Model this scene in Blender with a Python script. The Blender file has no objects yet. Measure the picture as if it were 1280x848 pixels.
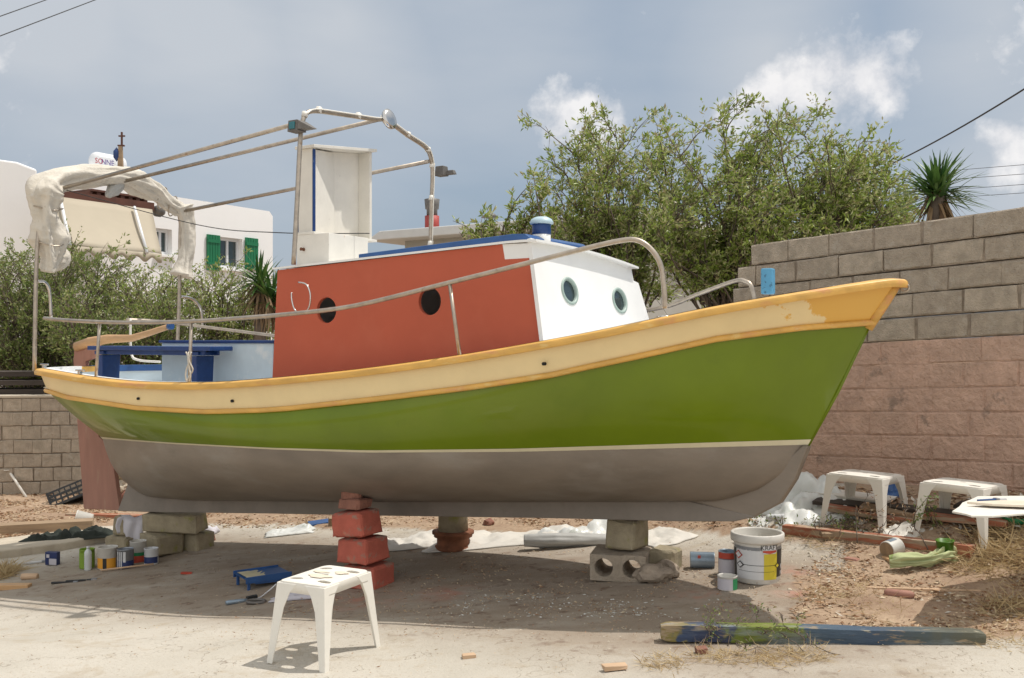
import bpy, bmesh, math, random
import numpy as np
from mathutils import Vector, Matrix, noise as mnoise
from mathutils.geometry import tessellate_polygon

# ------------------------------------------------------------------ camera, sky, sun
F, H, CX, CY = 1244.0, 1.63, 640.0, 424.0
SUN = Vector((0.42, 0.10, 1.0)).normalized()
scene = bpy.context.scene
cam_d = bpy.data.cameras.new("camera")
cam_d.sensor_width = 36.0
cam_d.lens = F / 1280.0 * 36.0
cam_d.clip_start = 0.05
cam_d.clip_end = 3000.0
cam = bpy.data.objects.new("camera", cam_d)
cam.location = (0, 0, H)
cam.rotation_euler = (math.radians(90), 0, 0)
scene.collection.objects.link(cam)
scene.camera = cam
scene.view_settings.view_transform = 'Standard'
scene.view_settings.look = 'None'
scene.view_settings.gamma = 1.0
scene.view_settings.exposure = 0.36
scene.view_settings.use_curve_mapping = False

world = bpy.data.worlds.new("World")
scene.world = world
world.use_nodes = True
wt = world.node_tree
wn, wl = wt.nodes, wt.links
for n in list(wn):
    wn.remove(n)


def wnode(t, **k):
    n = wn.new(t)
    for a, b in k.items():
        setattr(n, a, b)
    return n


def wmath(op, a, b=None, clamp=False):
    n = wn.new('ShaderNodeMath')
    n.operation = op
    n.use_clamp = clamp
    for i, v in enumerate((a, b)):
        if v is None:
            continue
        if isinstance(v, (int, float)):
            n.inputs[i].default_value = v
        else:
            wl.new(v, n.inputs[i])
    return n.outputs[0]


SKY_S = 0.085
sky = wnode('ShaderNodeTexSky', sky_type='NISHITA', sun_disc=False)
sky.sun_elevation = math.asin(SUN.z)
sky.sun_rotation = math.atan2(SUN.x, SUN.y)
sky.air_density = 1.0
sky.dust_density = 2.0
sky.ozone_density = 1.0
geo = wnode('ShaderNodeTexCoord')
nrm = geo.outputs['Generated']
n1 = wnode('ShaderNodeTexNoise')
n1.inputs['Scale'].default_value = 13.0
n1.inputs['Detail'].default_value = 10.0
n1.inputs['Roughness'].default_value = 0.58
wl.new(nrm, n1.inputs['Vector'])
n2 = wnode('ShaderNodeTexNoise')
n2.inputs['Scale'].default_value = 2.2
n2.inputs['Detail'].default_value = 7.0
n2.inputs['Roughness'].default_value = 0.5
mp = wnode('ShaderNodeMapping')
mp.inputs['Scale'].default_value = (1.0, 1.0, 3.0)
mp.inputs['Location'].default_value = (3.1, 0.4, 0.2)
wl.new(nrm, mp.inputs['Vector'])
wl.new(mp.outputs[0], n2.inputs['Vector'])


def skydir(px, py):
    return Vector(((px - CX) / F, 1.0, -(py - CY) / F)).normalized()


# cumulus heads: direction of each puff and its angular radius
puffs = [(1048, 84, .038), (1078, 92, .036), (1104, 104, .030), (1025, 90, .028), (1000, 104, .028), (1060, 105, .034), (975, 116, .026), (1110, 112, .022),
         (950, 126, .024), (928, 138, .02), (1000, 122, .03), (1035, 122, .03), (905, 146, .014),
         (712, 150, .028), (737, 144, .026), (755, 160, .026), (700, 166, .018), (722, 168, .02),
         (1258, 172, .018), (1275, 186, .026), (1310, 180, .03),
         (1500, 240, .09), (-150, 150, .08), (1480, 40, .1), (-500, 200, .12)]
veils = [(60, 40, .22), (250, 30, .24), (430, 20, .20), (600, -60, .22), (100, -150, .35), (500, -300, .4), (1250, 20, .14), (1300, 220, .12), (960, 60, .14), (900, -500, .5)]


def field(lst):
    dens = None
    for px, py, r in lst:
        d = wnode('ShaderNodeVectorMath', operation='DISTANCE')
        wl.new(nrm, d.inputs[0])
        d.inputs[1].default_value = skydir(px, py)
        v = wmath('SUBTRACT', 1.0, wmath('DIVIDE', d.outputs['Value'], r))
        dens = v if dens is None else wmath('MAXIMUM', dens, v)
    return dens


sep = wnode('ShaderNodeSeparateXYZ')
wl.new(nrm, sep.inputs[0])
n1.inputs['Scale'].default_value = 20.0
n1.inputs['Roughness'].default_value = 0.6
dens = wmath('MAXIMUM', field(puffs), -1.0)
nz = wmath('MULTIPLY', wmath('SUBTRACT', n1.outputs[0], 0.5), 4.2)
cum = wmath('MULTIPLY', wmath('ADD', wmath('ADD', dens, nz), 0.16), 0.85, True)
cum = wmath('MULTIPLY', wmath('SMOOTH_MIN', cum, 0.95), 0.97)
veil = wmath('MULTIPLY', wmath('MAXIMUM', field(veils), -0.6), 1.3)
veil = wmath('ADD', veil, wmath('MULTIPLY', wmath('SUBTRACT', n2.outputs[0], 0.5), 2.4))
veil = wmath('MULTIPLY', wmath('ADD', veil, 0.22), 0.7, True)
veil = wmath('MULTIPLY', veil, 1.0)
m0 = wnode('ShaderNodeMixRGB')      # hazy air over the clear sky
m0.inputs['Fac'].default_value = 0.72
m0.inputs['Color2'].default_value = (0.265 / SKY_S, 0.328 / SKY_S, 0.405 / SKY_S, 1)
wl.new(sky.outputs[0], m0.inputs['Color1'])
m1 = wnode('ShaderNodeMixRGB')
wl.new(veil, m1.inputs['Fac'])
wl.new(m0.outputs[0], m1.inputs['Color1'])
m1.inputs['Color2'].default_value = (0.43 / SKY_S, 0.462 / SKY_S, 0.505 / SKY_S, 1)
m2 = wnode('ShaderNodeMixRGB')
wl.new(cum, m2.inputs['Fac'])
wl.new(m1.outputs[0], m2.inputs['Color1'])
shade = wnode('ShaderNodeValToRGB')
shade.color_ramp.elements[0].color = (0.50 / SKY_S, 0.51 / SKY_S, 0.55 / SKY_S, 1)
shade.color_ramp.elements[1].color = (0.76 / SKY_S, 0.745 / SKY_S, 0.74 / SKY_S, 1)
shade.color_ramp.elements[0].position = 0.3
shade.color_ramp.elements[1].position = 0.65
wl.new(n1.outputs[0], shade.inputs[0])
wl.new(shade.outputs[0], m2.inputs['Color2'])
# unseen bright overcast, added overhead and behind the viewer as fill light
hz1 = wmath('MULTIPLY', wmath('SUBTRACT', sep.outputs[2], 0.42), 2.6, True)
hz2 = wmath('MULTIPLY', wmath('SUBTRACT', wmath('MULTIPLY', sep.outputs[1], -1.0), 0.05), 2.0, True)
hz = wmath('MULTIPLY', wmath('MAXIMUM', hz1, hz2), 0.8)
m3 = wnode('ShaderNodeMixRGB')
wl.new(hz, m3.inputs['Fac'])
wl.new(m2.outputs[0], m3.inputs['Color1'])
m3.inputs['Color2'].default_value = (0.86 / SKY_S, 0.845 / SKY_S, 0.82 / SKY_S, 1)
bg = wnode('ShaderNodeBackground')
bg.inputs['Strength'].default_value = SKY_S
wl.new(m3.outputs[0], bg.inputs['Color'])
wo = wnode('ShaderNodeOutputWorld')
wl.new(bg.outputs[0], wo.inputs['Surface'])

sun_d = bpy.data.lights.new("sun", 'SUN')
sun_d.energy = 2.75
sun_d.angle = math.radians(0.6)
sun_d.color = (1.0, 0.95, 0.885)
sun_o = bpy.data.objects.new("sun", sun_d)
sun_o.rotation_euler = SUN.to_track_quat('Z', 'Y').to_euler()
sun_o.location = SUN * 40
scene.collection.objects.link(sun_o)

C = scene.collection
R = random.Random(7)


# ------------------------------------------------------------------ geometry of the place
def sstep(a, b, x):
    t = min(1.0, max(0.0, (x - a) / (b - a)))
    return t * t * (3 - 2 * t)


def wall_y(x):
    return 11.12 - 1.056 * x


def zg(x, y):
    k = 0.25 + 0.75 * sstep(5.2, 7.0, y)
    z = 0.087 * (min(max(x, -4.4), 3.6) - 0.81) * k
    d = (wall_y(x) - y) / 1.454
    if x > 0.3:
        z += 0.27 * sstep(1.5, 0.05, d) * sstep(0.3, 1.6, x)
    if d < -0.1 and x > 0:
        z += 0.5 * sstep(-0.1, -1.0, d)
    z += 0.06 * sstep(9, 13, y) * sstep(-3, -6, x)
    return z


def P(px, py, Y):
    return Vector(((px - CX) / F * Y, Y, H - (py - CY) / F * Y))


def G(px, py):
    u, v = (px - CX) / F, (py - CY) / F
    Y = 2.5
    while Y < 80 and H - v * Y > zg(u * Y, Y):
        Y += 0.25
    lo, hi = Y - .25, Y
    for _ in range(12):
        Y = (lo + hi) / 2
        if H - v * Y > zg(u * Y, Y): lo = Y
        else: hi = Y
    return Vector((u * Y, Y, zg(u * Y, Y)))


def proj(x, y, z):
    return CX + F * x / y, CY + F * (H - z) / y


# boat frame: x towards the bow, y to port (the far side)
PHI = math.radians(31)
CP, SP = math.cos(PHI), math.sin(PHI)
OX, OY = -4.106, 9.674


def BW(x, y):
    return OX + x * CP + y * SP, OY - x * SP + y * CP


def BL(px, py, y=None, x=None):
    u, v = (px - CX) / F, (py - CY) / F
    if y is not None:
        Y = (y + OX * SP + OY * CP) / (u * SP + CP)
    else:
        Y = (x + OX * CP - OY * SP) / (u * CP - SP)
    dx, dy = u * Y - OX, Y - OY
    return Vector((dx * CP - dy * SP, dx * SP + dy * CP, H - v * Y))


# ------------------------------------------------------------------ mesh builder
class MB:
    def __init__(s):
        s.v, s.f, s.m, s.s = [], [], [], []

    def add(s, vs, fs, mi=0, smooth=False):
        o = len(s.v)
        s.v += [tuple(p) for p in vs]
        for f in fs:
            s.f.append(tuple(i + o for i in f))
            s.m.append(mi)
            s.s.append(smooth)
        return s

    def box(s, c, d, M=None, j=0.0, mi=0, taper=1.0):
        vs = []
        for z in (-.5, .5):
            k = taper if z > 0 else 1.0
            for x, y in ((-.5, -.5), (.5, -.5), (.5, .5), (-.5, .5)):
                p = Vector((x * d[0] * k, y * d[1] * k, z * d[2]))
                if j:
                    p += Vector((R.uniform(-j, j), R.uniform(-j, j), R.uniform(-j, j)))
                if M is not None:
                    p = M @ p
                vs.append(p + Vector(c))
        return s.add(vs, [(3, 2, 1, 0), (4, 5, 6, 7), (0, 1, 5, 4), (1, 2, 6, 5), (2, 3, 7, 6), (3, 0, 4, 7)], mi)

    def tube(s, pts, r, n=8, mi=0, cap=True, sx=1.0, smooth=True):
        pts = [Vector(p) for p in pts]
        N = len(pts)
        rs = r if isinstance(r, (list, tuple)) else [r] * N
        vs, up = [], None
        for i, p in enumerate(pts):
            t = (pts[min(i + 1, N - 1)] - pts[max(i - 1, 0)])
            if t.length < 1e-9:
                t = Vector((0, 0, 1))
            t.normalize()
            if up is None:
                up = Vector((0, 0, 1)) if abs(t.z) < .9 else Vector((1, 0, 0))
            a = t.cross(up)
            if a.length < 1e-6:
                a = t.orthogonal()
            a.normalize()
            up = a.cross(t)
            for k in range(n):
                w = 2 * math.pi * k / n
                vs.append(p + (a * math.cos(w) * sx + up * math.sin(w)) * rs[i])
        fs = [(i * n + k, i * n + (k + 1) % n, (i + 1) * n + (k + 1) % n, (i + 1) * n + k) for i in range(N - 1) for k in range(n)]
        s.add(vs, fs, mi, smooth)
        if cap:
            o = len(s.v) - len(vs)
            s.f.append(tuple(o + k for k in range(n))[::-1]); s.m.append(mi); s.s.append(False)
            s.f.append(tuple(o + (N - 1) * n + k for k in range(n))); s.m.append(mi); s.s.append(False)
        return s

    def lathe(s, prof, n=24, c=(0, 0, 0), M=None, mi=0, smooth=True, caps=True):
        vs = []
        for r, z in prof:
            for k in range(n):
                w = 2 * math.pi * k / n
                p = Vector((r * math.cos(w), r * math.sin(w), z))
                vs.append((M @ p if M is not None else p) + Vector(c))
        N = len(prof)
        fs = [(i * n + k, i * n + (k + 1) % n, (i + 1) * n + (k + 1) % n, (i + 1) * n + k) for i in range(N - 1) for k in range(n)]
        s.add(vs, fs, mi, smooth)
        if caps:
            o = len(s.v) - len(vs)
            s.f.append(tuple(o + k for k in range(n))[::-1]); s.m.append(mi); s.s.append(False)
            s.f.append(tuple(o + (N - 1) * n + k for k in range(n))); s.m.append(mi); s.s.append(False)
        return s

    def panel(s, outer, holes, f3, d0, d1, mi=0):
        """flat plate with holes; f3(a, b, d) gives the point"""
        loops = [outer] + holes
        flat = [p for l in loops for p in l]
        tris = tessellate_polygon([[Vector((a, b, 0)) for a, b in l] for l in loops])
        n = len(flat)
        vs = [f3(a, b, d0) for a, b in flat] + [f3(a, b, d1) for a, b in flat]
        fs = [tuple(t) for t in tris] + [tuple(i + n for i in t)[::-1] for t in tris]
        o = 0
        for l in loops:
            k = len(l)
            fs += [(o + i, o + (i + 1) % k, o + (i + 1) % k + n, o + i + n) for i in range(k)]
            o += k
        return s.add(vs, fs, mi)

    def grid(s, fn, nu, nv, mi=0, smooth=True, closed=False):
        vs = [fn(i / nu, j / nv) for j in range(nv + 1) for i in range(nu + 1)]
        w = nu + 1
        return s.add(vs, [(j * w + i, j * w + i + 1, (j + 1) * w + i + 1, (j + 1) * w + i) for j in range(nv) for i in range(nu)], mi, smooth)

    def build(s, name, mats, parent=None, loc=(0, 0, 0), rz=0.0, bevel=0.0, fix=True, solid=0.0, subd=0, seg=2, rot=None):
        me = bpy.data.meshes.new(name)
        me.from_pydata(s.v, [], s.f)
        if not isinstance(mats, (list, tuple)):
            mats = [mats]
        for m in mats:
            me.materials.append(m)
        me.polygons.foreach_set('material_index', s.m)
        me.polygons.foreach_set('use_smooth', s.s)
        if fix:
            bm = bmesh.new()
            bm.from_mesh(me)
            bmesh.ops.recalc_face_normals(bm, faces=bm.faces)
            bm.to_mesh(me)
            bm.free()
        me.update()
        o = bpy.data.objects.new(name, me)
        o.location = loc
        o.rotation_euler = rot if rot else (0, 0, rz)
        C.objects.link(o)
        if parent:
            o.parent = parent
        if solid:
            m = o.modifiers.new('solid', 'SOLIDIFY'); m.thickness = solid; m.offset = 0
        if subd:
            m = o.modifiers.new('sub', 'SUBSURF'); m.levels = subd; m.render_levels = subd
        if bevel:
            m = o.modifiers.new('bevel', 'BEVEL'); m.width = bevel; m.segments = seg; m.limit_method = 'ANGLE'
            m.angle_limit = math.radians(35)
        return o


def empty(name, loc, rz=0.0):
    o = bpy.data.objects.new(name, None)
    o.location = loc
    o.rotation_euler = (0, 0, rz)
    o.empty_display_size = .1
    C.objects.link(o)
    return o


def tag(o, label=None, cat=None, group=None, kind=None):
    if label: o['label'] = label
    if cat: o['category'] = cat
    if group: o['group'] = group
    if kind: o['kind'] = kind
    return o


def text_mesh(txt, size):
    """flat letters: list of vertices and faces, baseline at y=0, centred in x"""
    cu = bpy.data.curves.new('t', 'FONT')
    cu.body = txt; cu.size = size; cu.align_x = 'CENTER'; cu.resolution_u = 3
    o = bpy.data.objects.new('t', cu)
    C.objects.link(o)
    bpy.context.view_layer.update()
    me = bpy.data.meshes.new_from_object(o.evaluated_get(bpy.context.evaluated_depsgraph_get()))
    vs = [tuple(v.co) for v in me.vertices]
    fs = [tuple(p.vertices) for p in me.polygons]
    bpy.data.objects.remove(o); bpy.data.curves.remove(cu); bpy.data.meshes.remove(me)
    return vs, fs


# ------------------------------------------------------------------ materials
def mat(name, col, rough=.7, var=.12, scale=6.0, bump=0.0, bscale=60.0, metal=0.0, stains=(), coat=0.0, spec=None, stretch=None, wave=None):
    """stains: (colour, scale, threshold, softness, strength[, (axis, from, to)])"""
    m = bpy.data.materials.new(name)
    m.use_nodes = True
    nt = m.node_tree
    N, Lk = nt.nodes, nt.links
    b = N['Principled BSDF']
    b.inputs['Roughness'].default_value = rough
    b.inputs['Metallic'].default_value = metal
    if coat:
        b.inputs['Coat Weight'].default_value = coat
        b.inputs['Coat Roughness'].default_value = .07
    if spec is not None:
        b.inputs['Specular IOR Level'].default_value = spec
    tc = N.new('ShaderNodeTexCoord')
    vec = tc.outputs['Object']
    if stretch:
        mp = N.new('ShaderNodeMapping')
        mp.inputs['Scale'].default_value = stretch
        Lk.new(vec, mp.inputs[0])
        vec = mp.outputs[0]

    def noise(sc, det=6, off=0.0):
        n = N.new('ShaderNodeTexNoise')
        n.inputs['Scale'].default_value = sc
        n.inputs['Detail'].default_value = det
        n.inputs['Roughness'].default_value = .62
        if off:
            q = N.new('ShaderNodeMapping')
            q.inputs['Location'].default_value = (off, off * 1.7, off * .6)
            Lk.new(vec, q.inputs[0]); Lk.new(q.outputs[0], n.inputs['Vector'])
        else:
            Lk.new(vec, n.inputs['Vector'])
        return n.outputs[0]
    r = N.new('ShaderNodeValToRGB')
    e = r.color_ramp.elements
    e[0].position, e[1].position = .32, .68
    e[0].color = (*[max(0, c * (1 - var)) for c in col], 1)
    e[1].color = (*[min(1, c * (1 + var)) for c in col], 1)
    Lk.new(noise(scale), r.inputs[0])
    out = r.outputs[0]
    for i, st in enumerate(stains):
        scol, ssc, th, soft, stg = st[:5]
        rr = N.new('ShaderNodeMapRange')
        rr.inputs[1].default_value = th
        rr.inputs[2].default_value = th + soft
        rr.inputs[4].default_value = stg
        src = noise(ssc, 8, 3.3 + 2.1 * i)
        if len(st) > 5:
            ax, a0, a1 = st[5]
            sx = N.new('ShaderNodeSeparateXYZ'); Lk.new(tc.outputs['Object'], sx.inputs[0])
            g = N.new('ShaderNodeMapRange')
            g.inputs[1].default_value = a0; g.inputs[2].default_value = a1
            g.inputs[3].default_value = -.5; g.inputs[4].default_value = .22
            Lk.new(sx.outputs[ax], g.inputs[0])
            ad = N.new('ShaderNodeMath'); ad.operation = 'ADD'
            Lk.new(src, ad.inputs[0]); Lk.new(g.outputs[0], ad.inputs[1])
            src = ad.outputs[0]
        Lk.new(src, rr.inputs[0])
        mx = N.new('ShaderNodeMixRGB')
        Lk.new(rr.outputs[0], mx.inputs[0]); Lk.new(out, mx.inputs[1])
        mx.inputs[2].default_value = (*scol, 1)
        out = mx.outputs[0]
    Lk.new(out, b.inputs['Base Color'])
    if bump:
        bp = N.new('ShaderNodeBump')
        bp.inputs['Strength'].default_value = min(1, bump)
        bp.inputs['Distance'].default_value = .01 * max(1, bump)
        Lk.new(noise(bscale, 8), bp.inputs['Height'])
        Lk.new(bp.outputs[0], b.inputs['Normal'])
    return m


def leafmat(name, cols, rough=.5, trans=.25):
    m = bpy.data.materials.new(name)
    m.use_nodes = True
    N, Lk = m.node_tree.nodes, m.node_tree.links
    b = N['Principled BSDF']
    b.inputs['Roughness'].default_value = rough
    a = N.new('ShaderNodeAttribute'); a.attribute_name = 'rnd'
    r = N.new('ShaderNodeValToRGB')
    e = r.color_ramp.elements
    while len(e) < len(cols):
        e.new(.5)
    for i, c in enumerate(cols):
        e[i].position = i / (len(cols) - 1)
        e[i].color = (*c, 1)
    Lk.new(a.outputs['Fac'], r.inputs[0])
    Lk.new(r.outputs[0], b.inputs['Base Color'])
    t = N.new('ShaderNodeBsdfTranslucent')
    Lk.new(r.outputs[0], t.inputs['Color'])
    mx = N.new('ShaderNodeMixShader'); mx.inputs[0].default_value = trans
    Lk.new(b.outputs[0], mx.inputs[1]); Lk.new(t.outputs[0], mx.inputs[2])
    Lk.new(mx.outputs[0], N['Material Output'].inputs['Surface'])
    return m


M = {}
M['cream'] = mat('cream paint', (.76, .60, .32), .45, .05, 3, coat=.15, stains=[((.70, .38, .05), 5, .5, .03, .9, (0, 6.45, 7.15)), ((.6, .4, .2), 30, .72, .05, .5)])
M['ochre'] = mat('ochre rail paint', (.66, .38, .09), .45, .16, 7, bump=.15, bscale=40, stretch=(.5, 2, 2), stains=[((.62, .28, .12), 4, .56, .08, .7), ((.72, .52, .2), 9, .6, .06, .6), ((.62, .42, .3), 14, .7, .04, .7)])
M['green'] = mat('green hull paint', (.128, .185, .0), .5, .12, 1.3, coat=.45, spec=.25, bump=.03, bscale=5, stains=[((.15, .195, .006), 1.1, .5, .08, .5), ((.10, .15, .0), 7, .62, .1, .35)])
M['stripe'] = mat('pale stripe paint', (.66, .60, .42), .5, .06, 5)
M['bottom'] = mat('grey antifouling', (.205, .168, .132), .45, .18, 2.2, bump=.12, bscale=30, stretch=(.6, 1, 1.5), stains=[((.27, .24, .205), 2.4, .52, .15, .6), ((.15, .125, .095), 5, .6, .1, .5), ((.35, .3, .25), 40, .74, .03, .7)])
M['keel'] = mat('keel grey', (.225, .195, .165), .65, .12, 5, bump=.15, bscale=30, stains=[((.13, .25, .02), 7, .73, .05, .8), ((.2, .16, .13), 9, .6, .1, .5)])
M['orange'] = mat('orange red primer', (.47, .10, .05), .75, .05, 2.0, bump=.04, bscale=80, stains=[((.52, .13, .07), 2.4, .52, .2, .5), ((.40, .10, .055), 11, .66, .1, .35)])
M['white'] = mat('white paint', (.80, .80, .78), .45, .03, 4, stains=[((.6, .55, .45), 16, .70, .06, .3)])
M['oldwhite'] = mat('weathered white paint', (.72, .69, .62), .6, .06, 5, bump=.1, bscale=40, stains=[((.55, .36, .22), 9, .68, .05, .6), ((.5, .47, .42), 22, .66, .06, .5)])
M['lblue'] = mat('pale blue paint', (.56, .66, .72), .5, .07, 4, stains=[((.75, .77, .76), 5, .55, .1, .6)])
M['blue'] = mat('blue paint', (.025, .085, .24), .4, .15, 6, stains=[((.3, .35, .4), 25, .7, .05, .6)])
M['navy'] = mat('dark blue paint', (.008, .04, .16), .4, .2, 8, stains=[((.03, .09, .22), 12, .6, .08, .5), ((.25, .28, .3), 24, .68, .04, .5)])
M['bitt'] = mat('chipped sky blue paint', (.08, .27, .42), .5, .1, 9, stains=[((.03, .1, .16), 30, .58, .04, .9)])
M['steel'] = mat('dull stainless tube', (.44, .38, .31), .38, .2, 14, metal=.75, stains=[((.28, .18, .11), 20, .6, .08, .6)])
M['chrome'] = mat('stainless tube', (.62, .60, .57), .22, .1, 14, metal=1.0)
M['rust'] = mat('rusty steel', (.20, .075, .035), .8, .3, 14, bump=.4, bscale=60)
M['dark'] = mat('dark interior', (.012, .012, .012), .9, .1)
M['glass'] = mat('port glass', (.03, .05, .055), .06, .1, coat=.5)
M['seal'] = mat('pale green port rim', (.33, .42, .38), .45, .1)
M['deck'] = mat('white deck paint', (.74, .76, .76), .6, .05, 4, stains=[((.4, .55, .66), 4, .56, .1, .6)])
M['rudder'] = mat('pink primer plywood', (.33, .165, .12), .75, .1, 4, stretch=(3, 3, .6), bump=.08, bscale=20, stains=[((.38, .24, .17), 6, .58, .1, .5)])
M['tiller'] = mat('varnished tan wood', (.52, .32, .16), .5, .15, 8, stretch=(.5, 3, 3), stains=[((.36, .16, .08), 7, .6, .1, .6)])
M['canvas'] = mat('cream canvas', (.62, .575, .495), .85, .08, 6, bump=1.6, bscale=16, stains=[((.40, .33, .25), 14, .64, .06, .6), ((.50, .42, .32), 6, .6, .12, .5)])
M['lampg'] = mat('grey lamp housing', (.13, .12, .11), .5, .2, 20)
M['black'] = mat('black plastic', (.02, .022, .024), .5, .2, 10)
M['greenlens'] = mat('green lens', (.0, .12, .14), .1, .2, coat=1)
M['plastic'] = mat('white moulded plastic', (.76, .73, .66), .42, .04, 8, stains=[((.55, .46, .34), 18, .66, .06, .5), ((.62, .58, .5), 40, .6, .1, .4)])
M['breeze'] = mat('grey breeze block', (.42, .35, .27), .95, .16, 14, bump=2.2, bscale=70, stains=[((.50, .44, .36), 9, .56, .08, .6), ((.39, .33, .25), 5, .52, .15, .6), ((.2, .17, .13), 130, .66, .05, .7)])
M['breeze2'] = mat('pale breeze block', (.47, .395, .305), .95, .18, 10, bump=2.2, bscale=70, stains=[((.31, .265, .2), 6, .52, .15, .6)])
M['mortar'] = mat('mortar', (.32, .26, .2), .95, .25, 12, bump=.8, bscale=60)
M['pink'] = mat('pink rendered block', (.60, .40, .30), .95, .14, 7, bump=4.0, bscale=22, stains=[((.46, .32, .24), 2.2, .5, .15, .6), ((.42, .28, .2), 9, .6, .1, .5), ((.25, .19, .15), 4, .64, .05, .6)])
M['pinkm'] = mat('pink mortar', (.33, .2, .15), .95, .2, 10, bump=1.5, bscale=40)
M['redblock'] = mat('red painted concrete block', (.47, .12, .08), .9, .14, 9, bump=.7, bscale=70, stains=[((.30, .22, .17), 9, .57, .06, .8), ((.62, .2, .12), 5, .58, .1, .5)])
M['mossblock'] = mat('mossy concrete block', (.33, .28, .19), .95, .2, 9, bump=.7, bscale=70, stains=[((.25, .25, .05), 7, .55, .1, .7), ((.13, .12, .09), 9, .6, .1, .6)])
M['house'] = mat('whitewash', (.88, .875, .86), .9, .02, 1.0, bump=.1, bscale=8)
M['greywall'] = mat('grey render', (.40, .39, .35), .9, .06, 1.0)
M['greypaint'] = mat('white roof slab', (.62, .62, .60), .8, .08, 1.0, stains=[((.4, .4, .38), 2, .6, .1, .5)])
M['awning'] = mat('beige awning cloth', (.43, .375, .285), .85, .03, 2)
M['brownwood'] = mat('dark red brown wood', (.10, .035, .02), .6, .2, 5)
M['shutter'] = mat('green shutter paint', (.012, .17, .07), .4, .08, 3)
M['winframe'] = mat('window frame white', (.7, .71, .72), .4, .02)
M['wood'] = mat('weathered timber', (.30, .21, .13), .8, .2, 7, stretch=(.4, 3, 3), bump=.4, bscale=25, stains=[((.17, .12, .08), 9, .58, .1, .6)])
M['rawwood'] = mat('fresh cut lath', (.52, .36, .23), .7, .15, 7, stretch=(.4, 3, 3), bump=.2, bscale=25)
M['redwood'] = mat('timber with red paint', (.36, .13, .07), .75, .25, 6, stretch=(.4, 3, 3), bump=.3, bscale=25, stains=[((.38, .30, .21), 5, .5, .06, .9), ((.2, .15, .1), 14, .62, .06, .6)])
M['darkwood'] = mat('old dark timber', (.055, .042, .033), .85, .3, 6, stretch=(.4, 3, 3), bump=.4, bscale=25)
M['tarp'] = mat('dusty white sheet', (.62, .59, .53), .6, .08, 5, bump=.3, bscale=12, stains=[((.42, .36, .28), 5, .57, .1, .6)])
M['bag'] = mat('white plastic sack', (.68, .69, .66), .35, .08, 5, bump=.3, bscale=10, stains=[((.36, .42, .33), 7, .6, .08, .5)])
M['greysack'] = mat('grey sheet', (.42, .42, .40), .6, .1, 5, bump=.3, bscale=20)
M['jacket'] = mat('dark green cloth', (.018, .024, .018), .9, .3, 9, bump=.3, bscale=60)
M['cloth'] = mat('lilac white cloth', (.60, .58, .62), .9, .05, 6)
M['leaf'] = leafmat('olive green leaves', [(.15, .22, .03), (.25, .34, .06), (.36, .43, .10), (.50, .52, .26), (.38, .31, .16)], .38, .4)
M['leafd'] = leafmat('dusty green leaves', [(.12, .18, .04), (.20, .27, .065), (.29, .34, .10), (.38, .36, .18)], .42, .4)
M['yuc'] = leafmat('yucca blades', [(.03, .08, .02), (.06, .14, .03), (.12, .20, .05)], .4, .15)
M['yucdry'] = leafmat('dry yucca leaves', [(.22, .14, .07), (.32, .22, .12), (.15, .09, .05)], .8, .1)
M['litter'] = leafmat('dry litter', [(.20, .10, .05), (.34, .19, .10), (.46, .32, .19), (.58, .48, .33), (.28, .15, .08)], .9, .0)
M['straw'] = leafmat('dry grass blades', [(.50, .37, .19), (.62, .50, .29), (.38, .26, .14)], .8, .3)
M['weed'] = leafmat('weed leaves', [(.12, .19, .05), (.20, .26, .08), (.36, .30, .14)], .6, .3)
M['bark'] = mat('grey brown bark', (.13, .10, .075), .9, .25, 10, bump=.4, bscale=40)
M['cap'] = mat('pale blue dome', (.42, .55, .62), .4, .05, 6)
M['wire'] = mat('cable', (.03, .03, .03), .7, .1)
# ------------------------------------------------------------------ ground
def inpoly(x, y, poly):
    r = False
    j = len(poly) - 1
    for i in range(len(poly)):
        xi, yi = poly[i]; xj, yj = poly[j]
        if (yi > y) != (yj > y) and x < (xj - xi) * (y - yi) / (yj - yi) + xi:
            r = not r
        j = i
    return r


def gpoly(pts):
    return [tuple(G(px, py)[:2]) for px, py in pts]


DIRT = [gpoly([(985, 676), (1050, 686), (1055, 712), (985, 722), (1005, 745), (990, 770), (1010, 792), (1100, 797), (1290, 806), (1500, 812), (1500, 600), (1230, 600), (880, 628), (820, 652), (960, 668)]),
        gpoly([(-300, 700), (0, 683), (70, 666), (132, 656), (260, 655), (420, 660), (500, 662), (700, 672), (830, 668), (960, 668), (880, 628), (400, 610), (-300, 600)])]
RED = [(*G(455, 752)[:2], .42), (*G(405, 745)[:2], .25), (*G(560, 742)[:2], .3), (*G(875, 745)[:2], .22), (*G(985, 720)[:2], .28), (*G(1000, 740)[:2], .2)]


def axis(lo, a, b, hi, step):
    mid = list(np.arange(a, b, step))
    out = [lo + (a - lo) * (1 - (1 - t) ** 3) for t in np.linspace(0, 1, 26)[:-1]]
    out2 = [b + (hi - b) * t ** 3 for t in np.linspace(0, 1, 26)]
    return out + mid + out2


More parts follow.
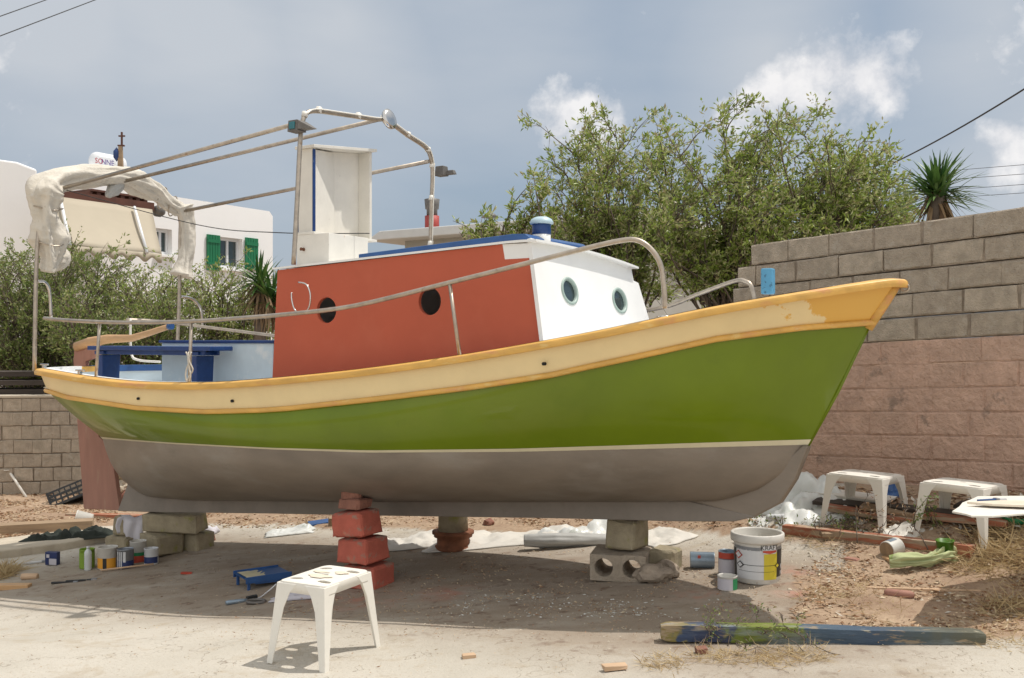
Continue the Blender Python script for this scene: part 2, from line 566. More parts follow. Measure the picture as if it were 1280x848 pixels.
gx = axis(-600, -7, 6.0, 600, .055)
gy = axis(-60, 3.2, 13, 1200, .055)
gv, dirt, soil, red = [], [], [], []
for y in gy:
    for x in gx:
        z = zg(x, y)
        near = -8 < x < 8 and 2 < y < 16
        d = s_ = rd = 0.0
        if near:
            n = mnoise.noise(Vector((x * 1.7, y * 1.7, 0))) + .6 * mnoise.noise(Vector((x * 5, y * 5, 3)))
            xx, yy = x + .10 * n, y + .14 * n
            d = 1.0 if (inpoly(xx, yy, DIRT[0]) or inpoly(xx, yy, DIRT[1])) else 0.0
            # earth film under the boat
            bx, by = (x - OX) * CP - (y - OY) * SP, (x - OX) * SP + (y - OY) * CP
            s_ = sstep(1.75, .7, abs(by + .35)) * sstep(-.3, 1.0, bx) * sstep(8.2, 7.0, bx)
            for cx_, cy_, rr in RED:
                q = math.hypot(x - cx_, (y - cy_)) / rr
                rd = max(rd, 1 - q)
            z += .004 * n
            if d:
                z += .012 + .02 * mnoise.noise(Vector((x * 3, y * 3, 7))) + .012 * mnoise.noise(Vector((x * 9, y * 9, 1)))
        else:
            d = 1.0 if y > 13 or abs(x) > 8 else 0.0
        gv.append((x, y, z)); dirt.append(d); soil.append(s_); red.append(max(0, rd))
w = len(gx)
gb = MB()
gb.v = gv
gb.f = [(j * w + i, j * w + i + 1, (j + 1) * w + i + 1, (j + 1) * w + i) for j in range(len(gy) - 1) for i in range(w - 1)]
gb.m = [0] * len(gb.f)
gb.s = [True] * len(gb.f)


def ground_mat():
    m = bpy.data.materials.new('ground')
    m.use_nodes = True
    N, Lk = m.node_tree.nodes, m.node_tree.links
    b = N['Principled BSDF']
    b.inputs['Roughness'].default_value = .93
    b.inputs['Specular IOR Level'].default_value = .2
    tc = N.new('ShaderNodeTexCoord')

    def noise(sc, det=8, off=0.0, rough=.6, stretch=None):
        n = N.new('ShaderNodeTexNoise')
        n.inputs['Scale'].default_value = sc
        n.inputs['Detail'].default_value = det
        n.inputs['Roughness'].default_value = rough
        q = N.new('ShaderNodeMapping'); q.inputs['Location'].default_value = (off, off * 1.3, 0)
        if stretch: q.inputs['Scale'].default_value = stretch
        Lk.new(tc.outputs['Object'], q.inputs[0]); Lk.new(q.outputs[0], n.inputs[0])
        return n.outputs[0]

    def ramp(src, a, b_, ca, cb):
        r = N.new('ShaderNodeValToRGB'); e = r.color_ramp.elements
        e[0].position, e[1].position = a, b_
        e[0].color, e[1].color = (*ca, 1), (*cb, 1)
        Lk.new(src, r.inputs[0])
        return r.outputs[0]

    def mr(src, a, b_, lo=0., hi=1.):
        r = N.new('ShaderNodeMapRange')
        for i, v in enumerate((a, b_, lo, hi)):
            r.inputs[i + 1].default_value = v
        Lk.new(src, r.inputs[0])
        return r.outputs[0]

    def mix(f, a, b_):
        x = N.new('ShaderNodeMixRGB')
        if isinstance(f, float): x.inputs[0].default_value = f
        else: Lk.new(f, x.inputs[0])
        Lk.new(a, x.inputs[1])
        if isinstance(b_, tuple): x.inputs[2].default_value = (*b_, 1)
        else: Lk.new(b_, x.inputs[2])
        return x.outputs[0]

    def mul(a, b_):
        x = N.new('ShaderNodeMath'); x.operation = 'MULTIPLY'; x.use_clamp = True
        Lk.new(a, x.inputs[0])
        if isinstance(b_, float): x.inputs[1].default_value = b_
        else: Lk.new(b_, x.inputs[1])
        return x.outputs[0]

    def attr(n):
        a = N.new('ShaderNodeAttribute'); a.attribute_name = n
        return a.outputs['Fac']
    conc = ramp(noise(1.1), .3, .7, (.45, .415, .35), (.56, .52, .45))
    conc = mix(mr(noise(5, off=3), .56, .66, 0, .55), conc, (.42, .355, .265))
    conc = mix(mr(noise(22, off=5), .6, .7, 0, .5), conc, (.38, .32, .24))
    conc = mix(mr(noise(1.9, 12, off=31, rough=.75), .56, .60, 0, .35), conc, (.36, .30, .22))
    conc = mix(mr(noise(90, 4, off=8), .60, .66, 0, .7), conc, (.34, .28, .21))
    conc = mix(mr(noise(60, 4, off=2), .64, .7, 0, .5), conc, (.68, .62, .52))
    ab = N.new('ShaderNodeMath'); ab.operation = 'SUBTRACT'; ab.inputs[1].default_value = .5; Lk.new(noise(.9, 5, off=41, rough=.7), ab.inputs[0])
    ab2 = N.new('ShaderNodeMath'); ab2.operation = 'ABSOLUTE'; Lk.new(ab.outputs[0], ab2.inputs[0])
    conc = mix(mr(ab2.outputs[0], .0, .0035, .75, 0), conc, (.20, .16, .12))
    ir = ramp(noise(3, off=11), .3, .7, (.28, .19, .13), (.45, .335, .23))
    ir = mix(mr(noise(30, off=1), .5, .7, 0, .7), ir, (.20, .12, .08))
    ir = mix(mr(noise(55, 5, off=4), .62, .7, 0, .6), ir, (.52, .40, .28))
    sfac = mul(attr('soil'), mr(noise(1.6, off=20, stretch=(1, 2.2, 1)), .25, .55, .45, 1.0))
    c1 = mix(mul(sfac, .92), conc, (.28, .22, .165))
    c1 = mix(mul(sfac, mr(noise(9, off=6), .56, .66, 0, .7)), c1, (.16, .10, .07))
    c1 = mix(mul(attr('red'), mr(noise(6, off=9), .45, .65, 0, .9)), c1, (.46, .20, .14))
    dm = attr('dirt')
    x = mix(dm, c1, ir)
    Lk.new(x, b.inputs['Base Color'])
    bp = N.new('ShaderNodeBump')
    bp.inputs['Strength'].default_value = .55
    bp.inputs['Distance'].default_value = .018
    Lk.new(noise(45, 10, off=2, rough=.7), bp.inputs['Height'])
    Lk.new(bp.outputs[0], b.inputs['Normal'])
    return m


M['ground'] = ground_mat()
g = gb.build('ground', M['ground'], fix=False)
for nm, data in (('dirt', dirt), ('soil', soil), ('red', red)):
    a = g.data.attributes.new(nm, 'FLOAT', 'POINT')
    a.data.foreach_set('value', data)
tag(g, 'sunlit concrete yard fading into reddish earth', None, None, 'structure')
M['kerb'] = mat('old concrete', (.47, .41, .32), .9, .12, 5, bump=.5, bscale=50)
kb = MB()
ka, kc = G(-60, 707), G(132, 678)
kd = (kc - ka); kn = Vector((-kd.y, kd.x, 0)).normalized()
ks = 14
for i in range(ks + 1):
    p = ka.lerp(kc, i / ks) + kn * R.uniform(-.015, .015)
    q = p + kn * .9
    kb.v += [(p.x, p.y, zg(p.x, p.y) - .05), (p.x, p.y, zg(p.x, p.y) + .075), (p.x + kn.x * .05, p.y + kn.y * .05, zg(p.x, p.y) + .09), (q.x, q.y, zg(q.x, q.y) + .02), (q.x, q.y, zg(q.x, q.y) - .05)]
for i in range(ks):
    for k in range(4):
        kb.f.append((i * 5 + k, (i + 1) * 5 + k, (i + 1) * 5 + k + 1, i * 5 + k + 1)); kb.m.append(0); kb.s.append(False)
e = ks * 5
kb.f += [(0, 1, 2, 3, 4), (e, e + 1, e + 2, e + 3, e + 4)]; kb.m += [0, 0]; kb.s += [False, False]
tag(kb.build('kerb', M['kerb'], bevel=.012), 'low pale concrete slab edge behind the paint tins', None, None, 'structure')


# ------------------------------------------------------------------ block walls
def block_course(mb, mi, org, d, z0, slope, a0, a1, h, bl, off, thick, gap=.006, j=.006, dep=.012, wear=.008):
    n = Vector((d.y, -d.x, 0))      # towards the viewer
    a = a0 - off
    while a < a1:
        s0, s1 = max(a, a0), min(a + bl, a1)
        if s1 - s0 > .05:
            o = R.uniform(-j, dep)
            g = gap
            nx_, nz_ = 12, 6
            sd = R.uniform(0, 99)
            vs = []
            cj = [(R.uniform(-j, j), R.uniform(-j, j)) for _ in range(4)]
            for kz in range(nz_ + 1):
                for kx in range(nx_ + 1):
                    u_, w_ = kx / nx_, kz / nz_
                    # rows near the rim sit close to it so that only the edge is worn
                    u_ = .5 - .5 * math.cos(math.pi * u_) * (1 if 0 < kx < nx_ else 1)
                    w_ = .5 - .5 * math.cos(math.pi * w_)
                    ja = sum(cj[q][0] * f for q, f in enumerate(((1 - u_) * (1 - w_), u_ * (1 - w_), (1 - u_) * w_, u_ * w_)))
                    jz = sum(cj[q][1] * f for q, f in enumerate(((1 - u_) * (1 - w_), u_ * (1 - w_), (1 - u_) * w_, u_ * w_)))
                    aa = s0 + g + (s1 - s0 - 2 * g) * u_ + ja
                    zz = g + (h - 2 * g) * w_ + jz
                    n1_ = mnoise.noise(Vector((aa * 14 + sd, zz * 14, 0)))
                    n2_ = mnoise.noise(Vector((aa * 40, zz * 40, sd)))
                    push = o + wear * (.5 * n1_ + .3 * n2_)
                    edge = kx in (0, nx_) or kz in (0, nz_)
                    if edge:
                        e_ = max(0, n1_ + .1) * wear * 1.6 + wear * .7
                        push -= e_
                        aa += (wear * .5 * max(0, n2_ + .3)) * (1 if kx == 0 else -1 if kx == nx_ else 0)
                        zz += (wear * .5 * max(0, n1_ + .3)) * (1 if kz == 0 else -1 if kz == nz_ else 0)
                    p = Vector(org) + d * aa + n * push
                    p.z = z0 + slope * aa + zz
                    vs.append(p)
            W1 = nx_ + 1
            fs = [(q * W1 + k, q * W1 + k + 1, (q + 1) * W1 + k + 1, (q + 1) * W1 + k) for q in range(nz_) for k in range(nx_)]
            ring = list(range(W1)) + [q * W1 + nx_ for q in range(1, nz_ + 1)] + [nz_ * W1 + k for k in range(nx_ - 1, -1, -1)] + [q * W1 for q in range(nz_ - 1, 0, -1)]
            nb_ = len(vs)
            for q in ring:
                p = vs[q] - n * (thick + o)
                vs.append(p)
            fs += [(ring[(q + 1) % len(ring)], ring[q], nb_ + q, nb_ + (q + 1) % len(ring)) for q in range(len(ring))]
            mb.add(vs, fs, mi if R.random() < .7 else mi + 1, False)
        a += bl + R.uniform(-.012, .012)


def core(mb, mi, org, d, z0, slope, a0, a1, h, t0, t1):
    n = Vector((d.y, -d.x, 0))
    vs = []
    for tt in (-n * t0, -n * t1):
        for aa, zz in ((a0, 0), (a1, 0), (a1, h), (a0, h)):
            p = Vector(org) + d * aa + tt
            p.z = z0 + slope * aa + zz
            vs.append(p)
    mb.add(vs, [(0, 1, 2, 3), (7, 6, 5, 4), (0, 4, 5, 1), (1, 5, 6, 2), (2, 6, 7, 3), (3, 7, 4, 0)], mi)


WD = Vector((1, -1.056, 0)).normalized()
WO = Vector((1.118, wall_y(1.118), 0))


def wa(px):
    u = (px - CX) / F
    Y = 11.12 / (1 + 1.056 * u)
    return (u * Y - 1.118) * 1.454


slope = .052
zb = 1.63 + (424 - 423) * 7.54 / F - slope * wa(1200)     # pink / grey boundary at a = 0
hh = .186
wl_ = empty('breeze_block_wall', (WO.x, WO.y, 0))
tag(wl_, 'tall wall of bare grey blocks above pink rendered blocks at the right', 'wall')
wb = MB()
org0 = Vector((0, 0, 0))
starts = [wa(800), wa(818), wa(916), wa(921), wa(938)]
for c in range(5):
    block_course(wb, 0, org0, WD, zb + hh * c, slope, starts[c] if c < 2 else starts[c], 5.6, hh, .395, (.2 if c % 2 else .02), .18)
    core(wb, 2, org0, WD, zb + hh * c + .004, slope, starts[c] + .015, 5.58, hh - .008, .014, .16)
wb.build('grey_blocks', [M['breeze'], M['breeze2'], M['mortar']], wl_, fix=False)
wp = MB()
for c in range(7):
    z = zb - hh * (c + 1)
    block_course(wp, 0, org0, WD, z, slope, -1.2, 5.6, hh, .395, (.2 if c % 2 else .05), .2, gap=.002, j=.004, dep=.004, wear=.008)
    core(wp, 1, org0, WD, z + .001, slope, -1.19, 5.58, hh - .002, .005, .19)
wp.build('rendered_blocks', [M['pink'], M['pink']], wl_, fix=False)

lw = empty('garden_wall', (-8.2, 12.6, 0))
tag(lw, 'low grey block wall behind the stern at the left', 'wall')
lb = MB()
ld = Vector((1, .16, 0)).normalized()
for c in range(7):
    z = -.40 + .181 * c
    block_course(lb, 0, org0, ld, z, 0, 0, 6.5, .181, .235, (.12 if c % 2 else .0), .18, gap=.004, wear=.006)
    core(lb, 2, org0, ld, z + .003, 0, .02, 6.48, .175, .012, .17)
lb.build('grey_blocks', [M['breeze'], M['breeze2'], M['mortar']], lw, fix=False)
lc = MB()
core(lc, 0, org0, ld, -.40 + .181 * 7, 0, -.02, 6.5, .035, -.02, .2)
lc.build('cement_capping', M['kerb'], lw, bevel=.008)

# ------------------------------------------------------------------ boat
boat = empty('fishing_boat', (OX, OY, 0), -PHI)
tag(boat, 'wooden fishing boat with green hull, cream strake and orange red cabin, propped on blocks', 'boat')
stemhead = BL(1128, 352, y=0)
Lb = stemhead.x


def shape(t, tm, ps, qs, pb, qb):
    if t < tm:
        return max(0.0, 1 - ((tm - t) / tm) ** ps) ** qs
    return max(0.0, 1 - ((t - tm) / (1 - tm)) ** pb) ** qb


LV = {
    'G': dict(x0=-.02, x1=Lb, B=.96, f=(.45, 9, .5, 3.0, .74)),
    'R': dict(x0=.03, x1=BL(1090, 405, y=0).x, B=.945, f=(.45, 7.5, .52, 2.9, .80)),
    'W': dict(x0=BL(130, 549, y=0).x, x1=BL(1013, 557, y=0).x, B=.90, f=(.46, 2.1, .85, 2.2, .95)),
}
PXD = {
    'G': [(36, 457), (48, 461), (71, 465), (113, 472), (170, 478), (255, 479), (340, 473), (443, 462.5), (556, 447), (641, 433), (689, 424), (725, 418), (810, 400), (895, 382), (1001, 364.5), (1060, 355), (1115, 347), (1128, 349)],
    'R': [(46, 484), (85, 497), (170, 510), (255, 515), (330, 513), (359, 511), (471, 499), (585, 485), (689, 469), (725, 461), (810, 443), (895, 424), (999, 410), (1086, 403.5)],
    'W': [(117, 548), (212, 555), (339, 562), (460, 566), (640, 565), (820, 561), (1013, 556)],
}
NT = 81
ts = [i / (NT - 1) for i in range(NT)]


def tt_(u):   # denser towards both ends
    return .5 - .5 * math.cos(math.pi * u) * (1 - .12 * (1 - math.cos(2 * math.pi * u)) / 2) if False else .5 - .5 * math.cos(math.pi * u)


ts = [tt_(u) for u in ts]
CUR = {}
for k, L_ in LV.items():
    xs = np.array([L_['x0'] + (L_['x1'] - L_['x0']) * t for t in ts])
    bs = np.array([L_['B'] * shape(t, *L_['f']) for t in ts])
    px, Ys = [], []
    for x, b in zip(xs, bs):
        X, Y = BW(x, -b)
        px.append(CX + F * X / Y); Ys.append(Y)
    i0 = int(np.argmin(px))
    dpx = [p[0] for p in PXD[k]]; dpy = [p[1] for p in PXD[k]]
    py = np.interp(px, dpx, dpy)
    zs = H - (py - CY) / F * np.array(Ys)
    for i in range(i0):
        zs[i] = zs[i0]
    if k == 'G':      # smooth the sheer
        for _ in range(3):
            zs[1:-1] = (zs[:-2] + zs[2:] + 2 * zs[1:-1]) / 4
    CUR[k] = (xs, bs, zs, px)
    print(k, 'min px', min(px), 'z stern', zs[0], 'z bow', zs[-1])
kpx = [(150, 566), (160, 588), (172, 606), (196, 621), (250, 625), (460, 625.5), (780, 626), (900, 626), (945, 614), (985, 590)]
kl = [BL(a, b, y=0) for a, b in kpx]
kx0, kx1 = kl[0].x, kl[-1].x
kxs = np.array([kx0 + (kx1 - kx0) * t for t in ts])
kzs = np.interp(kxs, [p.x for p in kl], [p.z for p in kl])
CUR['K'] = (kxs, np.array([.045 * min(1, 6 * t + .3, 6 * (1 - t) + .3) for t in ts]), kzs, None)


def cv(k, i, side):
    c = CUR[k]
    return Vector((c[0][i], side * c[1][i], c[2][i]))


def loft(rows, thin=0.0):
    """rows: list of functions(i, side)"""
    mb = MB()
    for side in (-1, 1):
        vs = [r(i, side) for r in rows for i in range(NT)]
        mb.add(vs, [(j * NT + i, j * NT + i + 1, (j + 1) * NT + i + 1, (j + 1) * NT + i) for j in range(len(rows) - 1) for i in range(NT - 1)], 0, True)
    return mb


def seg2(a, b, s, bul):
    def f(i, side):
        p, q = cv(a, i, side), cv(b, i, side)
        r = p.lerp(q, s)
        ang = 4 * s * (1 - s)
        r.y += side * bul * ang * (min(1, abs(p.y) / .4) * sstep(.02, .25, i / NT) - .9 * sstep(.16, .0, i / NT) * min(1, abs(p.y) / .4))
        return r
    return f


def stripe(s0, up):
    def f(i, side):
        p = seg2('R', 'W', s0, .05)(i, side)
        return p
    return f


o = loft([seg2('G', 'R', s, .0) for s in (.02, .35, .7, 1)])
o.build('bulwark_strake', M['cream'], boat, fix=False)
loft([seg2('R', 'W', s, .05) for s in np.linspace(0, .955, 9)]).build('topside', M['green'], boat)
loft([lambda i, s: seg2('R', 'W', .955, .05)(i, s) + Vector((0, s * .002, 0)), lambda i, s: seg2('R', 'W', 1.0, .05)(i, s) + Vector((0, s * .002, 0))]).build('boot_stripe', M['stripe'], boat)


def under(s):
    def f(i, side):
        p0, p3 = cv('W', i, side), cv('K', i, side)
        bw = abs(p0.y); dz = p0.z - p3.z
        p1 = Vector((p0.x * .75 + p3.x * .25, side * (bw * .97), p0.z - dz * .62))
        p2 = Vector((p0.x * .25 + p3.x * .75, side * (bw * .42 + .03), p3.z + dz * .02))
        e = 1 - s
        return p0 * e ** 3 + p1 * 3 * e * e * s + p2 * 3 * e * s * s + p3 * s ** 3
    return f


loft([under(s) for s in np.linspace(0, 1, 13)]).build('hull_bottom', M['bottom'], boat)


def clp(lst):
    return [(p.x, p.z) for p in (BL(a, b, y=0) for a, b in lst)]


kp = clp([(144, 560), (160, 574), (166, 590), (165, 606), (159, 622), (153, 638), (200, 639.5), (340, 641), (480, 643.6), (700, 646.7), (854, 650.6), (921, 650.6), (948, 644.5), (850, 622), (700, 619), (196, 616), (176, 596), (158, 565)])
MB().panel(kp, [], lambda a, b, d: Vector((a, d, b)), -.055, .055).build('keel', M['keel'], boat, bevel=.006)
kf = clp([(944, 646.5), (958, 639), (977, 629), (996, 600), (1013, 557), (1006, 556), (985, 575), (960, 598), (900, 610), (840, 619)])
MB().panel(kf, [], lambda a, b, d: Vector((a, d, b)), -.05, .05).build('forefoot', M['bottom'], boat, bevel=.012, seg=3)
st = [BL(a, b, y=0) for a, b in [(1013, 557), (1050, 490), (1089, 408)]]
MB().tube([p + Vector((-.012, 0, 0)) for p in st], .010, 8, sx=1.0).build('stem', M['green'], boat)
st = [BL(a, b, y=0) for a, b in [(1088, 410), (1108, 380), (1124, 354)]]
MB().tube([p + Vector((-.02, 0, 0)) for p in st], .036, 8).build('stem_head', M['ochre'], boat)


def sweep(k, prof, ends=True):
    """profile of (outward, up) offsets swept round both sides of the boat"""
    path = [cv(k, i, -1) for i in range(NT - 1, -1, -1)] + [cv(k, i, 1) for i in range(1, NT)]
    mb = MB()
    n = len(path)
    vs = []
    for i, p in enumerate(path):
        t = path[min(i + 1, n - 1)] - path[max(i - 1, 0)]
        t.z = 0
        t.normalize()
        nn = Vector((t.y, -t.x, 0))
        if i < n / 2 and nn.dot(Vector((0, -1, 0))) < 0 and 0 < i < NT - 4:
            nn = -nn
        vs.append((p, nn))
    # outward = away from the centre line
    for i, (p, nn) in enumerate(vs):
        c = Vector((3.2, 0, 0))
        if nn.dot(Vector((p.x - 3.2, p.y * 3, 0))) < 0:
            vs[i] = (p, -nn)
    m = len(prof)
    V = [p + nn * a + Vector((0, 0, b)) for p, nn in vs for a, b in prof]
    Fc = [(i * m + k, i * m + (k + 1) % m, (i + 1) * m + (k + 1) % m, (i + 1) * m + k) for i in range(n - 1) for k in range(m)]
    mb.add(V, Fc, 0, True)
    mb.add([V[k] for k in range(m)], [tuple(range(m))])
    mb.add([V[-m + k] for k in range(m)], [tuple(range(m))])
    return mb


sweep('G', [(.028, -.012), (.034, -.03), (.03, -.052), (-.10, -.052), (-.10, .0), (-.02, .0), (.015, -.003)]).build('gunwale_rail', M['ochre'], boat, bevel=.004)
sweep('R', [(.0, .02), (.022, .015), (.03, .0), (.022, -.016), (.0, -.02)]).build('rub_rail', M['ochre'], boat)
def strip(prof, far):
    full = sweep('G', prof)
    n, m = 2 * NT - 1, len(prof)
    V = full.v[:n * m]
    rng = range(NT - 1, 2 * NT - 12) if far else range(10, NT - 2)
    idx = [i for i in rng]
    mb = MB()
    vs = [V[i * m + k] for i in idx for k in range(m)]
    mb.add(vs, [(i * m + k, i * m + k + 1, (i + 1) * m + k + 1, (i + 1) * m + k) for i in range(len(idx) - 1) for k in range(m - 1)], 0, False)
    return mb


strip([(.02, .004), (-.104, .004), (-.104, -.056)], True).build('rail_top_paint', M['blue'], boat, fix=False)
strip([(-.05, .004), (-.104, .004), (-.104, -.056)], False).build('rail_top_paint', M['white'], boat, fix=False)
DK = []


def deckz(i):
    x = CUR['G'][0][i]
    k = sstep(5.6, 6.3, x)
    return CUR['G'][2][i] - (.17 * (1 - k) + .008 * k)


def inner(i, side, off, z):
    p = cv('G', i, side)
    b = max(0.0, abs(p.y) - off)
    x = p.x + (off if i < 12 else 0) * (1 - i / 12 if i < 12 else 0)
    return Vector((x, side * b, z))


loft([lambda i, s: inner(i, s, .09, CUR['G'][2][i] + .003), lambda i, s: inner(i, s, .1, CUR['G'][2][i] - .045)]).build('inner_trim', M['blue'], boat)
loft([lambda i, s: inner(i, s, .098, CUR['G'][2][i] - .04), lambda i, s: inner(i, s, .10, deckz(i) - .01)]).build('inner_bulwark', M['lblue'], boat)
mb = MB()
vs, fs = [], []
for i in range(NT):
    b = max(0.0, CUR['G'][1][i] - .05)
    x = CUR['G'][0][i]
    k = sstep(5.6, 6.3, x)
    for j in range(9):
        q = -1 + j / 4
        vs.append((x, q * b, deckz(i) + (.02 - .012 * k) * (1 - q * q)))
fs = [(i * 9 + j, i * 9 + j + 1, (i + 1) * 9 + j + 1, (i + 1) * 9 + j) for i in range(NT - 1) for j in range(8)]
mb.add(vs, fs, 0, True)
mb.build('deck', M['deck'], boat)


def gtab(side, inset):
    t = []
    for i in range(NT):
        x, b, z = CUR['G'][0][i], CUR['G'][1][i], CUR['G'][2][i]
        X, Y = BW(x, side * max(0, b - inset))
        t.append((CX + F * X / Y, x, side * max(0, b - inset), Y, z))
    if side < 0:
        i0 = min(range(NT), key=lambda i: t[i][0])
        return t[i0:]
    return t[3:]


def rim(px, py=None, side=-1, inset=.06):
    """point above the gunwale line that is seen at (px, py); py None gives the rail top"""
    t = gtab(side, inset)
    pxs = [a[0] for a in t]
    if side > 0:
        k = int(np.argmax(np.diff(pxs) > 0)) if np.diff(pxs)[0] < 0 else 0
        t = t[k:]; pxs = pxs[k:]
    x, y, Y, z = (np.interp(px, pxs, [a[q] for a in t]) for q in (1, 2, 3, 4))
    return Vector((x, y, z if py is None else H - (py - CY) / F * Y))


# ---- cabin
yc = -.60
A_, B_ = BL(339, 472, y=yc), BL(347, 338, y=yc)
C_, D_ = BL(664, 304, y=yc), BL(686, 423, y=yc)
E_ = C_ + (D_ - C_) * 1.3
Fr = BL(789, 337, y=.60)
print('cabin', A_, B_, C_, D_, 'far front', Fr)


def circ(a, b, ra, rb, n=24):
    return [(a + ra * math.cos(2 * math.pi * k / n), b + rb * math.sin(2 * math.pi * k / n)) for k in range(n)]


ports = [BL(408, 388, y=yc), BL(537, 377, y=yc)]
p1, p2, p3, p4 = BL(628, 305.5, y=yc), BL(631, 324.5, y=yc), C_ + (D_ - C_) * .155, BL(632, 306, y=yc)
side_out = [(A_.x, A_.z - .2), (B_.x, B_.z), (p1.x, p1.z), (p2.x, p2.z), (p3.x, p3.z), (E_.x, E_.z)]
MB().panel(side_out, [circ(p.x, p.z, .095, .095) for p in ports], lambda a, b, d: Vector((a, yc + d, b)), 0, .03).build('cabin_side', M['orange'], boat)
mbw = MB()
mbw.panel([(p1.x, p1.z), (C_.x, C_.z), (p3.x, p3.z), (p2.x, p2.z)], [], lambda a, b, d: Vector((a, yc + d, b)), .001, .03)
# port side and aft wall
Z0 = A_.z - .2
mbw.panel([(A_.x, Z0), (B_.x, B_.z), (Fr.x - .04, Fr.z - .0), (Fr.x - .02, D_.z - .25)], [], lambda a, b, d: Vector((a, -yc + d, b)), -.03, 0)
mbw.panel([(yc + .035, Z0), (-yc - .035, Z0), (-yc - .035, B_.z - .02), (yc + .035, B_.z - .02)], [], lambda a, b, d: Vector((A_.x + (B_.x - A_.x) * (b - A_.z) / (B_.z - A_.z) + d + .004, a, b)), 0, .03)
mbw.build('cabin_wall', M['white'], boat)
# front wall: a slanted plane from the near corner to the far corner
nb, nt_ = Vector((E_.x, yc, E_.z)), Vector((C_.x, yc, C_.z))
ft = Vector((Fr.x, .60, Fr.z))
fb = ft + (nb - nt_) * .92
fb.z = nb.z
ax = (ft - nt_); wid = ax.length; ax.normalize()
dn = (nb - nt_); dn -= ax * dn.dot(ax); hgt = dn.length; dn.normalize()
fn = ax.cross(dn).normalized()
if fn.x < 0: fn = -fn


def fplane(px, py):
    """intersection of the view ray with the front wall, in (along, down)"""
    u, v = (px - CX) / F, (py - CY) / F
    o0 = Vector((0 - OX, 0 - OY, 0)); dd = Vector((u, 1, -v))
    rot = lambda q: Vector((q.x * CP - q.y * SP, q.x * SP + q.y * CP, q.z))
    o1 = rot(o0) + Vector((0, 0, H)); d1 = rot(dd)
    k = (nt_ - o1).dot(fn) / d1.dot(fn)
    p = o1 + d1 * k - nt_
    return p.dot(ax), p.dot(dn)


out = [fplane(660, 307), fplane(789, 336), fplane(792, 351), fplane(798, 354), fplane(811, 398), (fplane(811, 398)[0] + .1, hgt + .05), (fplane(686, 423)[0] + .02, hgt + .05)]
out[0] = (0.0, -.035)
out[1] = (out[1][0], out[1][1] - .03)
out[-1] = (.01, hgt)
fps = [fplane(712, 364), fplane(774.5, 376)]
holes = []
for a, b in fps:
    holes.append(circ(a, b, .08, .08))
f3 = lambda a, b, d: nt_ + ax * a + dn * b + fn * d
MB().panel(out, holes, f3, -.03, 0).build('cabin_front', M['white'], boat)
for a, b in fps:
    rg = MB()
    Mx = Matrix((ax, dn, fn)).transposed()
    rg.lathe([(.096, -.002), (.096, .006), (.088, .009), (.076, .006), (.076, -.02)], 28, nt_ + ax * a + dn * b, Mx, caps=False)
    pr = rg.build('porthole_rim', M['seal'], boat)
    MB().lathe([(.001, -.014), (.079, -.014)], 28, nt_ + ax * a + dn * b, Mx, caps=False).build('pane', M['glass'], pr)
# roof
rz0, rz1 = B_.z, p4.z
sl = (rz1 - rz0) / (p4.x - B_.x)
mb = MB()


def roofpt(x, y, top):
    # the roof follows the wall tops and crowns slightly in the middle
    z = rz0 + sl * (x - B_.x)
    z += .045 * (1 - (y / .66) ** 2)
    return Vector((x, y, z + top))


xe = C_.x
nx, ny = 20, 10
for top in (.0, .015):
    vs = []
    for i in range(nx + 1):
        for j in range(ny + 1):
            y = -.618 + 1.236 * j / ny
            xend = xe + (ft.x - nt_.x) * (y + .6) / 1.2 + .05
            x = B_.x - .03 + (xend - B_.x + .03) * i / nx
            p = roofpt(x, y, top)
            # forward part slopes to the far front corner
            tgt = nt_.z + (ft.z - nt_.z) * (y + .6) / 1.2
            k = sstep(p4.x - .1, xe + .1, x)
            p.z = p.z * (1 - k) + (tgt + top + .006 + .02 * (1 - (y / .6) ** 2)) * k
            vs.append(p)
    mb.add(vs, [(i * (ny + 1) + j, i * (ny + 1) + j + 1, (i + 1) * (ny + 1) + j + 1, (i + 1) * (ny + 1) + j) for i in range(nx) for j in range(ny)], 0, True)
W_ = (nx + 1) * (ny + 1)
ring = [i * (ny + 1) for i in range(nx + 1)] + [nx * (ny + 1) + j for j in range(1, ny + 1)] + [i * (ny + 1) + ny for i in range(nx - 1, -1, -1)] + [j for j in range(ny - 1, 0, -1)]
for a, b in zip(ring, ring[1:] + ring[:1]):
    mb.f.append((a, b, b + W_, a + W_)); mb.m.append(0); mb.s.append(False)
mb.build('cabin_roof', M['white'], boat)
# blue hatch board on the roof
h0, h1 = BL(448, 318, y=-.5), BL(666, 293, y=-.45)
bp_ = [(h0.x, h0.z - .03), (h0.x, h0.z), (h1.x - .12, h1.z + .005), (h1.x - .03, h1.z), (h1.x, h1.z - .02), (h1.x + .0, h1.z - .05)]
MB().panel(bp_, [], lambda a, b, d: Vector((a, d, b)), -.5, .35).build('sliding_hatch', M['blue'], boat, bevel=.006)
# ventilator
v0 = BL(677, 300, y=-.25)
vt = MB(); vt.lathe([(.062, -.08), (.062, .07)], 24, v0).build('ventilator', M['white'], boat)
vt = boat.children[-1]
vv = MB().lathe([(.0635, .035), (.0645, .036), (.0645, .105), (.0635, .106)], 24, v0).build('ventilator_band', M['navy'], vt)
MB().lathe([(.05, .105), (.08, .107), (.082, .118), (.07, .14), (.04, .155), (.001, .16)], 24, v0).build('ventilator_cap', M['cap'], vt)

